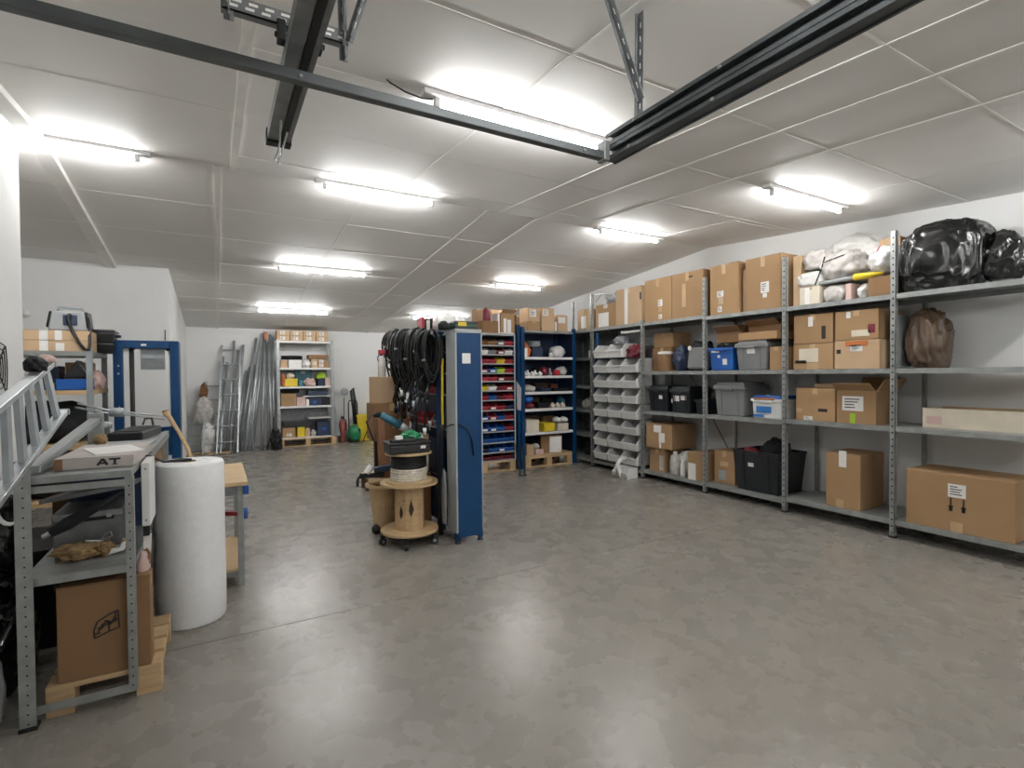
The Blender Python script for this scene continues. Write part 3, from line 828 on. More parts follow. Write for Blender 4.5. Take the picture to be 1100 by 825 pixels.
# ------------------------------------------------------------------ bottom shelves
ZB = .13
rbox('small carton supporting the tilted carton on the bottom shelf', 5.32, 5.10, 5.38, ZB, .45, .4, patches=[(.8, .4, .07, .2, 'grey_bag', 'clear_tape')])
cbox('worn carton with rounded edges and torn white labels, tilted on another', .44, .5, .34, (5.53, 5.19, .46), FRONT_X + R(5), m='card', tape=False, patches=[(.45, .8, .13, .1, 'paper', 'torn_label'), (.62, .45, .1, .13, 'paper', 'torn_label'), (.56, .2, .03, .12, 'paper', 'torn_label')])
def jug(label, c, r, h, m, seed=0):
    t = thing('jug', label, 'jug', c)
    x, y, z = c
    MB().lathe(c, [(r * .85, 0), (r, .02), (r, h * .6), (r * .8, h * .75), (r * .35, h * .9), (r * .3, h * .92)], 16).build('body', m, t, smooth=True)
    MB().cyl((x, y, z + h * .92), (x, y, z + h), r * .36, n=12).build('cap', 'white_plastic', t)
    MB().tube([(x - r * .3, y, z + h * .86), (x - r * .9, y, z + h * .82), (x - r * 1.02, y, z + h * .66), (x - r * .95, y, z + h * .5)], .012).build('handle', m, t)
    return t
jug('clear plastic jug with a white cap on the bottom shelf', (5.37, 4.95, ZB), .075, .31, 'grey_bag')
bag('plastic_bag', 'white plastic carrier bag bunched behind the clear jug', (5.50, 4.90, ZB), (.22, .24, .33), 'white_bag', 'bag', 18, amp=.3, crease=.15)
jug('slim white bottle standing next to the clear jug', (5.335, 4.79, ZB), .035, .21, 'white_plastic')
rbox('carton with a printed arrow and a white paper flap', 5.29, 4.42, 4.68, ZB, .48, .38, slots=True, patches=[(.3, .26, .12, .24, 'paper', 'paper_flap')], tape=False)
rbox('carton with grey tape scraps beside the large black tote', 5.40, 4.05, 4.35, .135, .54, .4, patches=[(.4, .25, .1, .12, 'grey_paint', 'tape_scrap'), (.5, .6, .12, .06, 'tape', 'tape_patch')], m='card')
bt = rtote('very large black open tote with a white label, bottom shelf', 5.29, 3.42, 4.0, .135, .60, .52, m='tote_black', open_=True, labels=[(.4, .66, .07, .045)])
bag('cloth_bag', 'black bag with a white buckle heaped in the large black tote', (5.58, 3.64, .42), (.36, .34, .34), 'dark_cloth', 'bag', 19, amp=.25, crease=.1)
bag('cloth_bundle', 'dark red cloth bundle in the large black tote', (5.42, 3.85, .50), (.16, .2, .14), 'darkred_plastic', 'cloth', 20, amp=.3)
rbox('upright carton with a white tape tab standing alone, bottom shelf', 5.30, 2.605, 2.93, .165, .70, .44, patches=[(.5, .9, .07, .16, 'paper', 'white_tape'), (.42, .06, .07, .1, 'tape', 'tape_patch')], tape=False)
bg = rbox('largest carton with arrows and a white label, bottom shelf at right', 5.28, 1.50, 2.225, .165, .64, .46, tape=False, patches=[(.5, .72, .12, .11), (.5, .05, .08, .12, 'tape', 'tape_patch')])
a = MB()
for sx in (-.04, .045):
    a.box(sx - .005, sx + .005, -.2322, -.2308, .17, .28).box(sx - .016, sx + .016, -.2322, -.2308, .20, .215).box(sx - .011, sx + .011, -.2322, -.2308, .17, .2)
a.build('printed_arrows', 'ink', bg, local=True)
MB().box(-.05, .05, -.2322, -.2308, .292, .298).build('printed_text', 'ink', bg, local=True)

# ------------------------------------------------------------------ white bins on a louvred frame
lf = thing('louvred_stand', 'blue louvred steel frame carrying the white bins', 'frame', (5.42, 6.03, .116))
for y in (6.525, 5.512): MB().box(5.30, 5.34, y - .02, y + .02, .116, 2.15).build('post', 'blue_steel', lf, bevel=.003)
for k in range(10): MB().box(5.535, 5.541, 5.55, 6.50, .2 + k * .19, .2 + k * .19 + .12).build('louvre', 'galv_dark', lf)
MB().box(5.345, 5.535, 5.54, 6.50, .118, .138).build('base_rail', 'galv_dark', lf)
MB().box(5.30, 5.34, 5.55, 5.95, 2.10, 2.13).build('cross_rail', 'light_plastic', lf)
def hopper(w, d, h, m, name, label, loc, rotz, group, cat='bin', card=None, front=.5, fill=None):
    t = thing(name, label, cat, loc, rotz, group)
    k = .006
    a = MB()
    hf = h * front
    # side profile in (y, z): open sloping front towards -y
    for x0, x1 in ((-w / 2, -w / 2 + k), (w / 2 - k, w / 2)):
        a.prism([(-d / 2 + .02, 0), (d / 2, 0), (d / 2, h), (-d / 2 + d * .30, h), (-d / 2, hf)], 'x', x0, x1)
    a.box(-w / 2 + k, w / 2 - k, -d / 2 + .02, d / 2, 0, k)
    a.box(-w / 2 + k, w / 2 - k, d / 2 - k, d / 2, k, h)
    a.prism([(-d / 2 + .02, 0), (-d / 2 + .02 + k, 0), (-d / 2 + k, hf), (-d / 2, hf)], 'x', -w / 2 + k, w / 2 - k)
    o = a.build('shell', m, t, local=True)
    MB().box(-w / 2 - .003, w / 2 + .003, -d / 2 - .010, -d / 2 + .006, hf - .012, hf + .006).build('lip', 'white_plastic' if m == 'light_plastic' else m, t, local=True)
    if card:
        MB().box(-w * .3, w * .3, -d / 2 - .0125, -d / 2 - .0105, hf * .25, hf * .8).build('label_card', card, t, local=True)
    if fill:
        MB().blob((0, 0, k), (w * .8, d * .7, h * .5), random.randint(1, 99), amp=.5, freq=4, sub=2).build('contents', fill, t, local=True)
    return t
cols = ['left', 'middle', 'right']
rows = [1.85, 1.62, 1.39, 1.165, .94, .71, .48, .265]
for c, yc in enumerate((6.345, 6.015, 5.695)):
    for r, zl in enumerate(rows):
        if c == 2 and r == 0: continue
        hopper(.31, .32, .205, 'light_plastic', 'open_front_bin', 'white open-front bin, %s column, %s row from the top' % (cols[c], ORD[r]), (5.37, yc, zl - .105), FRONT_X, 'white open-front bins on the frame', fill='galv_dark')  # dark fill stands in for the shade inside the bins
hopper(.31, .21, .14, 'light_plastic', 'open_front_bin', 'white open-front bin, lowest of all, with gloves hanging over it', (5.14, 5.695, 0), FRONT_X, 'white open-front bins on the frame')
bag('cloth_bundle', 'red cloth bundle beside the top white bins', (5.38, 5.70, 1.725), (.26, .28, .22), 'darkred_plastic', 'cloth', 22, amp=.4, crease=.1)
bag('clear_bag', 'clear bag bulging above the top row of white bins', (5.4, 6.05, 1.952), (.2, .28, .14), 'clear_plastic', 'bag', 23, amp=.3)
tag(MB().tube([(5.17, 5.70, .27), (5.06, 5.70, .25), (5.0, 5.70, .18), (4.99, 5.74, .08), (4.98, 5.78, .014)], [.03, .035, .03, .025, .012], n=8).tube([(5.0, 5.69, .18), (4.985, 5.64, .1), (4.975, 5.61, .014)], [.03, .025, .012], n=8).build('work_gloves', 'white_bag', smooth=True), 'white work gloves dangling from the lowest white bin', 'gloves')

# ------------------------------------------------------------------ pallets
def pallet(label, x0, x1, y0, y1, h=.14, boards=5, blocks=3, feet=True):
    t = thing('wooden_pallet', label, 'pallet', ((x0 + x1) / 2, (y0 + y1) / 2, 0))
    bw = (y1 - y0) / (boards + (boards - 1) * .3)
    for k in range(boards):
        yy = y0 + k * bw * 1.3
        MB().box(x0, x1, yy, yy + bw, h - .022, h).build('board', 'wood', t, bevel=.002)
    for i in range(blocks):
        xx = x0 + i * (x1 - x0 - .1) / (blocks - 1)
        MB().box(xx, xx + .1, y0, y1, h - .044, h - .022).build('stringer', 'wood', t, bevel=.002)
        for j in range(2 if y1 - y0 < .7 else 3):
            n = 1 if y1 - y0 < .7 else 2
            yy = y0 + j * (y1 - y0 - .1) / n
            MB().box(xx, xx + .1, yy, yy + .1, .018 if feet or j else 0, h - .044).build('block', 'wood', t, bevel=.002)
    for yy in ((y0, y1 - .1) if feet else (y1 - .1,)):
        MB().box(x0, x1, yy, yy + .1, 0, .018).build('base_board', 'wood', t, bevel=.002)
    return t

# ------------------------------------------------------------------ small parts bin cabinet
pallet('small wooden pallet under the cabinet of coloured bins', 3.46, 4.05, 6.98, 7.4, .165, blocks=2)
bc = thing('bin_cabinet', 'blue steel cabinet with rows of small coloured bins', 'cabinet', (3.75, 7.2, .165))
cx0, cx1, cy0, cy1 = 3.44, 4.06, 7.0, 7.42
for x in (cx0, cx1 - .02): MB().box(x, x + .02, cy0, cy1, .165, 2.13).build('side_panel', 'blue_steel', bc, bevel=.003)
for x in (cx0 - .002, cx1 - .018): MB().box(x, x + .02, cy0 - .012, cy0 - .001, .165, 2.13).build('edge_trim', 'grey_paint', bc)
MB().box(cx0 + .02, cx1 - .02, cy1 - .01, cy1, .165, 2.13).build('back_panel', 'navy', bc)
SZ = [1.95, 1.81, 1.67, 1.525, 1.40, 1.255, 1.11, .955, .80, .625, .455, .305]
for z in SZ: MB().box(cx0 + .02, cx1 - .02, cy0 - .006, cy1 - .01, z - .018, z).build('shelf', 'grey_paint', bc, bevel=.002)
MB().box(cx0, cx1, cy0, cy1, 2.10, 2.135).build('top_panel', 'grey_paint', bc, bevel=.003)
MB().box(cx0 + .02, cx1 - .02, cy0, cy1, .166, .18).build('shelf', 'grey_paint', bc)
ROWS = [('wood_dark', 'card_dark', 'grey_plastic', 'red_plastic'), ('light_plastic', 'grey_plastic', 'darkred_plastic', 'light_plastic'),
        ('red_plastic', 'red_plastic', 'yellow_plastic', 'red_plastic'), ('darkred_plastic', 'blue_plastic', 'lime', 'red_plastic'),
        ('red_plastic', 'red_plastic', 'darkred_plastic', 'darkred_plastic'), ('yellow_plastic', 'light_plastic', 'darkred_plastic', 'red_plastic'),
        ('red_plastic', 'blue_plastic', 'darkred_plastic', 'red_plastic'), ('red_plastic', 'red_plastic', 'red_plastic', 'navy'),
        ('blue_plastic', 'red_plastic', 'blue_plastic', 'red_plastic'), ('blue_plastic', 'blue_plastic', 'blue_plastic', 'red_plastic'),
        ('blue_plastic', 'blue_plastic', 'blue_plastic', 'blue_plastic'), ('navy', 'blue_plastic', 'blue_plastic', 'blue_plastic')]
CN = {'wood_dark': 'dark brown', 'card_dark': 'brown', 'grey_plastic': 'grey', 'red_plastic': 'red', 'light_plastic': 'off-white', 'darkred_plastic': 'dark red', 'yellow_plastic': 'yellow', 'blue_plastic': 'blue', 'lime': 'yellow-green', 'navy': 'navy blue'}
PS = ['leftmost', 'second from left', 'third from left', 'rightmost']
for r, row in enumerate(ROWS):
    for c, mm in enumerate(row):
        hopper(.135, .26, .095, mm, 'parts_bin', 'small %s parts bin, %s in the %s row of the bin cabinet' % (CN[mm], PS[c], ORD[r]),
               (cx0 + .022 + .0725 + c * .1445, cy0 + .15, SZ[r]), 0, 'small parts bins in the cabinet', front=.55,
               card='paper' if random.random() < .3 else None, fill=random.choice(['light_plastic', 'grey_plastic', 'wood_dark', None, 'white_plastic']))
for c in range(3):
    hopper(.18, .3, .10, 'darkred_plastic', 'parts_bin', 'dark red bin at the bottom of the bin cabinet, %s' % ['left', 'centre', 'right'][c], (cx0 + .115 + c * .195, cy0 + .17, .18), 0, 'dark red bins at the cabinet bottom')

# on top of the bin cabinet
TZ = 2.135
cbox('small brown carton on the bin cabinet under a brown can', .27, .3, .19, (3.66, 7.19, TZ), m='card_dark', tape=False)
t = thing('spray_can', 'dark red brown can on the small carton', 'can', (3.63, 7.12, TZ + .191))
MB().lathe((3.63, 7.12, TZ + .191), [(.055, 0), (.06, .01), (.06, .15), (.04, .18), (.035, .185)], 16).build('body', 'darkred_plastic', t, smooth=True)
MB().cyl((3.63, 7.12, TZ + .375), (3.63, 7.12, TZ + .395), .03, n=12).build('cap', 'wood_dark', t)
cbox('pale carton behind the brown can on the bin cabinet', .26, .16, .40, (3.69, 7.42, TZ), m='card_light')
cbox('open carton with white print beside the brown can', .25, .3, .33, (3.995, 7.25, TZ), m='card', open_top=True, tape=False, patches=[(.3, .4, .05, .22, 'paper', 'white_print'), (.6, .35, .07, .22, 'paper', 'white_print')])
cbox('narrow white carton standing between two cartons on the cabinet', .04, .2, .32, (3.835, 7.2, TZ), m='paper', tape=False)
tag(MB().box(3.80, 4.05, 7.02, 7.1, TZ + .0, TZ + .012).build('plastic_tray', 'light_plastic'), 'flat white plastic tray at the cabinet top edge', 'tray')

# ------------------------------------------------------------------ blue open shelving
bs = thing('blue_shelving', 'open shelving with blue posts in the room corner', 'shelving', (4.7, 7.25, 0))
for x in (4.2, 5.2):
    for y in (7.0, 7.5):
        MB().box(x - .03, x + .03, y - .02, y + .02, 0, 2.25).build('post', 'blue_steel', bs, bevel=.004)
MB().box(5.185, 5.215, 6.99, 7.02, 2.25, 2.70).build('post_extension', 'galv', bs)
MB().box(4.12, 4.17, 7.02, 7.5, 0, 2.28).build('side_panel', 'blue_steel', bs)
MB().box(4.2, 5.2, 7.525, 7.535, 0, 2.22).build('back_panel', 'navy', bs)
MB().box(5.212, 5.22, 7.03, 7.53, .1, 2.2).build('side_panel', 'navy', bs)
BZ = [.20, .565, .945, 1.215, 1.475, 1.775, 2.20]
for z in BZ[1:]: 
    a = MB().box(4.235, 5.165, 6.99, 7.52, z - .006, z).box(4.235, 5.165, 6.985, 6.989, z - .04, z)
    a.build('shelf', 'galv' if z > 2 else 'light_plastic', bs)
pallet('wooden pallet at the foot of the blue open shelving', 4.24, 5.15, 6.99, 7.45, .165)
MB().box(4.24, 5.16, 7.0, 7.5, .168, .2).build('shelf', 'wood', bs)
# contents
def small(kind, label, x, y, z, s, m, seed=0, group=None):
    nm, cat = kind
    if nm in ('parts_bag', 'cloth_bundle', 'parts_heap'):
        return tag(MB().blob((x, y, z), s, seed, amp=.35, freq=3, crease=.12, sub=2).build(nm, m, smooth=True), label, cat, group)
    if nm == 'hose_coil':
        t = thing(nm, label, cat, (x, y, z), 0, group)
        for k in range(4):
            pts = [(x + math.cos(q * PI / 8) * s[0] / 2 * (1 - k * .05), y + math.sin(q * PI / 8) * s[1] / 2, z + .015 + k * s[2] / 4.5 + .004 * math.sin(q)) for q in range(16)]
            MB().tube(pts, s[2] / 8, closed=True).build('turn', m, t, smooth=True)
        return t
    if nm == 'tray':
        t = thing(nm, label, cat, (x, y, z), 0, group)
        w, d, h = s
        MB().box(x - w / 2, x + w / 2, y - d / 2, y - d / 2 + .006, z, z + h).box(x - w / 2, x + w / 2, y + d / 2 - .006, y + d / 2, z, z + h).box(x - w / 2, x - w / 2 + .006, y - d / 2, y + d / 2, z, z + h).box(x + w / 2 - .006, x + w / 2, y - d / 2, y + d / 2, z, z + h).box(x - w / 2, x + w / 2, y - d / 2, y + d / 2, z, z + .006).build('body', m, t)
        MB().blob((x, y, z + .006), (w * .85, d * .8, h * .9), seed, amp=.5, freq=4, sub=2).build('contents', 'grey_plastic', t)
        return t
    if nm == 'fitting':
        t = thing(nm, label, cat, (x, y, z), 0, group)
        r = s[0] / 2
        MB().cyl((x, y - s[1] / 2, z + r), (x, y + s[1] / 2, z + r), r, n=10).build('socket', m, t, smooth=True)
        MB().cyl((x, y, z + r), (x, y, z + s[2]), r * .7, n=10).build('branch', m, t, smooth=True)
        return t
    if nm == 'small_box':
        return cbox(label, s[0], s[1], s[2], (x, y, z), random.uniform(-.1, .1), m=m, tape=False, group=group, name='cardboard_box')
BAG, CLO, COI, TRA, FIT, SBX = ('parts_bag', 'bag'), ('cloth_bundle', 'cloth'), ('hose_coil', 'hose'), ('tray', 'tray'), ('fitting', 'fitting'), ('small_box', 'box')
def sh(n): return 'on the %s shelf of the blue shelving' % n
z = BZ[5]
small(BAG, 'orange brown sack at the left ' + sh('top'), 4.36, 7.2, z, (.16, .25, .28), 'orange', 1)
small(COI, 'grey hose coil above a box ' + sh('top'), 4.53, 7.22, z + .17, (.22, .3, .1), 'dull_alu', 2)
small(SBX, 'dark box under the hose coil ' + sh('top'), 4.54, 7.22, z, (.2, .3, .165), 'navy')
small(BAG, 'crumpled white bag at the right ' + sh('top'), 4.99, 7.2, z, (.27, .3, .22), 'white_bag', 3)
small(FIT, 'little white fitting ' + sh('top'), 4.78, 7.06, z, (.06, .06, .07), 'white_plastic')
small(SBX, 'white narrow box against the left post ' + sh('top'), 4.27, 7.1, z, (.06, .2, .14), 'paper')
z = BZ[4]
for k in range(5):
    small(FIT, 'white plastic fitting, %s from left ' % ORD[k] + sh('second'), 4.28 + k * .072, 7.07 + .03 * (k % 2), z, (.055, .08, .07 + .02 * (k % 2)), 'white_plastic', group='white fittings on the second shelf')
small(CLO, 'reddish bundle in the middle ' + sh('second'), 4.68, 7.15, z, (.12, .2, .17), 'darkred_plastic', 4)
small(FIT, 'grey metal valve ' + sh('second'), 4.77, 7.08, z, (.06, .08, .12), 'dull_alu')
small(TRA, 'red and white tray ' + sh('second'), 4.87, 7.12, z, (.12, .2, .09), 'red_plastic', 5)
small(BAG, 'grey clear bag at the right ' + sh('second'), 5.03, 7.15, z, (.19, .25, .17), 'grey_bag', 6)
z = BZ[3]
small(BAG, 'pinkish clear bag at the left ' + sh('third'), 4.38, 7.12, z, (.24, .25, .13), 'grey_bag', 7)
small(TRA, 'dark tray ' + sh('third'), 4.66, 7.15, z, (.2, .25, .06), 'navy', 8)
small(TRA, 'black shallow tray at the right ' + sh('third'), 4.96, 7.15, z, (.3, .25, .05), 'black_plastic', 9)
z = BZ[2]
small(BAG, 'bright blue bag at the left ' + sh('fourth'), 4.34, 7.1, z + .09, (.18, .25, .14), 'blue_plastic', 10)
small(CLO, 'purple cloth under the blue bag ' + sh('fourth'), 4.36, 7.12, z, (.2, .28, .12), 'darkred_plastic', 11)
small(TRA, 'black tray in the middle ' + sh('fourth'), 4.64, 7.2, z, (.22, .25, .09), 'black_plastic', 12)
for k in range(3):
    small(FIT, 'cream coloured pipe fitting, %s from left ' % ORD[k] + sh('fourth'), 4.82 + k * .1, 7.08, z, (.065, .08, .08), 'cream', group='cream fittings on the fourth shelf')
small(BAG, 'teal bag against the right post ' + sh('fourth'), 5.1, 7.25, z, (.12, .2, .2), 'teal', 13)
z = BZ[1]
small(SBX, 'white box with a round cut-out ' + sh('fifth'), 4.38, 7.15, z, (.24, .3, .20), 'cream')
small(TRA, 'yellow bin of parts ' + sh('fifth'), 4.70, 7.12, z, (.22, .25, .14), 'yellow_plastic', 14)
small(TRA, 'cream bin under white bags ' + sh('fifth'), 4.97, 7.12, z, (.22, .25, .12), 'cream', 15)
small(BAG, 'pale blue bag, left of two ' + sh('fifth'), 4.92, 7.12, z + .125, (.14, .2, .11), 'white_bag', 16)
small(BAG, 'pale blue bag, right of two ' + sh('fifth'), 5.06, 7.12, z + .125, (.13, .2, .10), 'white_bag', 17)
z = BZ[0]
cbox('white and brown carton on the pallet of the blue shelving', .36, .35, .28, (4.84, 7.22, z), R(-20), m='card_dark', flapm='card_light', tape=False, patches=[(.68, .5, .2, .26, 'paper', 'white_print')])
small(SBX, 'little tan box on the pallet, leftmost', 4.36, 7.15, z, (.14, .2, .16), 'card_light')
small(SBX, 'little pink tinted box on the pallet beside the tan box', 4.52, 7.12, z, (.15, .2, .08), 'pink')
small(BAG, 'small grey bag on the pink tinted box', 4.52, 7.14, z + .082, (.13, .18, .1), 'grey_bag', 18)
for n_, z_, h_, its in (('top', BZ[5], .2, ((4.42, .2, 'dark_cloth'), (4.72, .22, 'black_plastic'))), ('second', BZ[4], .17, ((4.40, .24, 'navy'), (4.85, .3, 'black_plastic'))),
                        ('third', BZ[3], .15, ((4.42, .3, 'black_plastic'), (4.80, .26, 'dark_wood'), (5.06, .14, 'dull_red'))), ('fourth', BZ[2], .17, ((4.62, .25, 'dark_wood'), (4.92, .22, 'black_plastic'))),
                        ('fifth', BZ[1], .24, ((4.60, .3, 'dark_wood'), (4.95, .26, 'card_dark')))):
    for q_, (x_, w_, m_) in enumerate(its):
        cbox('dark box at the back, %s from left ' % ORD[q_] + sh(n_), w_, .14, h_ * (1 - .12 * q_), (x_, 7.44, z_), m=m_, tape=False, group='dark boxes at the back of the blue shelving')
# top of blue shelving
z = 2.20
cbox('low brown carton at the left on top of the blue shelving', .24, .3, .15, (4.45, 7.2, z), m='card')
cbox('carton with a crumpled white label on the low brown carton', .22, .28, .22, (4.46, 7.2, z + .151), m='card_light', patches=[(.4, .6, .12, .12)])
cbox('tall pale carton with a white label on the blue shelving', .25, .28, .38, (4.73, 7.2, z), m='card_light', patches=[(.3, .8, .11, .1)])
cbox('brown carton right behind the tall pale carton', .08, .2, .36, (4.915, 7.37, z), m='card_dark')
cbox('white and tan carton with a box in front, right on the blue shelving', .2, .25, .29, (5.07, 7.25, z), m='card_light', patches=[(.4, .7, .14, .1, 'paper', 'white_print')])
cbox('tiny white carton between the cartons on the blue shelving', .035, .1, .16, (4.88, 7.1, z), m='paper', tape=False)
cbox('carton at the very left over the blue side panel', .07, .25, .16, (4.165, 7.2, 2.281), m='card_dark')
# gap items
tag(MB().add([(4.09, 6.985, .95), (4.155, 6.98, .93), (4.165, 6.98, 1.28), (4.08, 6.985, 1.40), (4.09, 7.0, .95), (4.155, 7.0, .93), (4.165, 7.0, 1.28), (4.08, 7.0, 1.40)], [(0, 1, 2, 3), (7, 6, 5, 4), (0, 4, 5, 1), (1, 5, 6, 2), (2, 6, 7, 3), (3, 7, 4, 0)]).build('plastic_sheet', 'clear_plastic'), 'milky plastic sheet hanging between the two blue cabinets', 'sheet')
t = thing('floor_bracket', 'black forked bracket standing on the floor before the blue shelving', 'bracket', (3.95, 6.6, 0))
for dx in (-.03, .05): MB().tube([(3.88 + dx, 6.52, .012), (3.92 + dx, 6.58, .05), (4.02 + dx, 6.85, .30), (4.04 + dx, 6.90, .42)], .013, n=6).build('prong', 'rubber', t, smooth=True)
MB().tube([(3.84, 6.5, .014), (3.95, 6.5, .014)], .012, n=6).build('cross_piece', 'rubber', t)
# corner bay
cbox('white carton on the grey corner shelf between blue posts', .26, .25, .12, (5.62, 6.85, 1.77), FRONT_X, m='paper', tape=False)
bag('plastic_bag', 'dull grey bag on the lower corner shelf', (5.6, 7.0, .9), (.3, .35, .22), 'grey_bag', 'bag', 33, amp=.3)
bag('plastic_bag', 'dark bag on the floor shelf of the corner', (5.6, 7.0, .115), (.3, .35, .28), 'dark_cloth', 'bag', 34, amp=.3)

# ------------------------------------------------------------------ blue rack end with cables, centre of the room
br = thing('blue_rack', 'tall blue steel rack whose end panel faces the room centre', 'rack', (1.95, 4.9, 0))
ax0, ax1, ay0, ay1 = 1.82, 2.08, 4.18, 5.75
MB().box(ax0 + .012, ax1 - .012, ay0 - .004, ay0, .10, 1.87).build('end_panel', 'blue_steel', br, bevel=.002)
MB().box(ax0 - .004, ax0 + .012, ay0 - .008, ay0 + .20, .10, 1.90).build('edge_trim', 'grey_paint', br, bevel=.002)
MB().box(ax1 - .012, ax1, ay0 - .008, ay0 + .04, .10, 1.90).build('edge_trim', 'grey_paint', br, bevel=.002)
MB().box(ax0 - .004, ax1, ay0 - .008, ay0 + .02, 1.87, 1.905).build('top_trim', 'grey_paint', br, bevel=.003)
MB().box(ax0 + .012, ax1 - .012, ay0 - .009, ay0 - .004, .06, .12).build('plinth', 'blue_steel', br)
lab = MB().box(1.885, 1.965, ay0 - .0065, ay0 - .0045, 1.60, 1.69).build('paper_label', 'paper', br)
for x in (ax0 + .02, ax1 - .02):
    for y in (ay0 + .03, ay1 - .03):
        MB().box(x - .02, x + .02, y - .02, y + .02, .03, 1.88).build('post', 'blue_steel', br)
        f_ = MB().cyl((x, y, .0), (x, y, .035), .03, .014, n=12).build('foot', 'rubber', br)
MB().box(ax0 - .02, ax0 + .03, 4.50, 4.60, .05, 1.90).build('post', 'blue_steel', br, bevel=.003)
for z in (.12, .55, 1.0, 1.32, 1.52, 1.72, 1.88):
    MB().box(ax0 + .01, ax1 - .01, ay0 + .01, ay1, z - .012, z).build('shelf', 'grey_paint', br)
MB().box(ax0 + .12, ax0 + .13, ay0 + .05, ay1, .12, 1.87).build('divider', 'navy', br)
for i, z in enumerate((1.0, 1.32, 1.52, 1.72)):
    for k in range(6):
        mm = 'red_plastic' if (i + k) % 4 else 'grey_plastic'
        hopper(.15, .12, .12, mm, 'parts_bin', 'small %s bin on the blue rack side, %s row up, %s from the front' % (CN[mm], ORD[i], ORD[k]), (ax0 + .065, 4.70 + k * .165, z), FRONT_X, 'bins on the side of the blue rack')
for k, z in enumerate((.12, .55)):
    cbox('dark blue case with a white label on the blue rack, %s shelf' % ['bottom', 'second lowest'][k], .5, .11, .34, (ax0 + .06, 4.92, z), FRONT_X, m='navy', tape=False, name='tool_case', patches=[(.5, .7, .1, .08)])
t = thing('strip_profile', 'yellow plastic strip hanging inside the blue rack edge', 'strip', (1.80, 4.44, .9))
MB().tube([(1.805, 4.44, 1.65), (1.80, 4.44, 1.2), (1.80, 4.43, .95)], .012).build('strip', 'yellow_plastic', t)
MB().cyl((1.80, 4.43, .95), (1.80, 4.43, .92), .016, n=8).build('end_clip', 'rubber', t)
tag(MB().blob((1.79, 4.40, .14), (.03, .12, .56), 41, amp=.15, crease=.1, sub=3).build('clear_bag', 'clear_plastic', smooth=True), 'clear plastic sleeve hanging low on the blue rack edge', 'plastic sleeve')
tag(MB().tube([(1.79, 4.36, 1.02), (1.80, 4.24, 1.06), (1.85, 4.16, 1.06), (1.92, 4.15, 1.02), (1.965, 4.16, .92), (1.985, 4.165, .78)], .006).build('cable', 'rubber', smooth=True), 'thin black cable drooping across the blue end panel', 'cable')
tag(MB().tube([(1.79, 4.40, 1.04), (1.785, 4.42, .96), (1.785, 4.45, .6), (1.785, 4.47, .02)], .022, n=8).build('black_tube', 'rubber', smooth=True), 'black tube standing beside the blue rack edge', 'tube')
# on top of it
z = 1.905
t = thing('tool_case', 'flat dark green case with a yellow label on the blue rack', 'case', (1.95, 4.32, z))
MB().box(1.84, 2.06, 4.22, 4.42, z, z + .075).build('shell', 'tote_black', t, bevel=.012)
MB().box(1.838, 2.062, 4.218, 4.422, z + .034, z + .040).build('seam', 'green_plastic', t)
MB().box(1.87, 1.95, 4.2165, 4.2195, z + .03, z + .065).build('yellow_label', 'yellow_plastic', t)
bag('foam_bag', 'white foam filled bag, larger left one on the blue rack', (1.90, 4.62, z), (.20, .24, .21), 'white_bag', 'bag', 51, amp=.12, power=.85)
bag('foam_bag', 'white foam filled bag, smaller right one on the blue rack', (2.03, 4.63, z), (.14, .22, .19), 'white_bag', 'bag', 52, amp=.12, power=.85)
t = thing('white_cup', 'white plastic cup on the blue rack edge', 'cup', (2.04, 4.44, z))
MB().ring((2.04, 4.468, z), [(.03, 0), (.037, .095), (.034, .095), (.028, .006), (.0, .006), (.0, 0)], 14).build('body', 'white_plastic', t, smooth=True)
bag('cap', 'black cap lying on the blue rack left corner', (1.785, 4.36, z), (.09, .14, .09), 'dark_cloth', 'cap', 53, amp=.1)
t = thing('battery_tool', 'red and black battery charger on the blue rack', 'tool', (1.80, 4.86, z))
MB().box(1.74, 1.77, 4.78, 4.94, z, z + .16).box(1.84, 1.87, 4.78, 4.94, z, z + .16).build('red_side', 'red_plastic', t, bevel=.008)
MB().box(1.77, 1.84, 4.785, 4.935, z, z + .15).build('body', 'black_plastic', t, bevel=.01)
MB().box(1.785, 1.82, 4.782, 4.785, z + .04, z + .13).build('paper_label', 'paper', t)
MB().box(1.82, 1.835, 4.782, 4.785, z + .02, z + .14).build('vent', 'rubber', t)

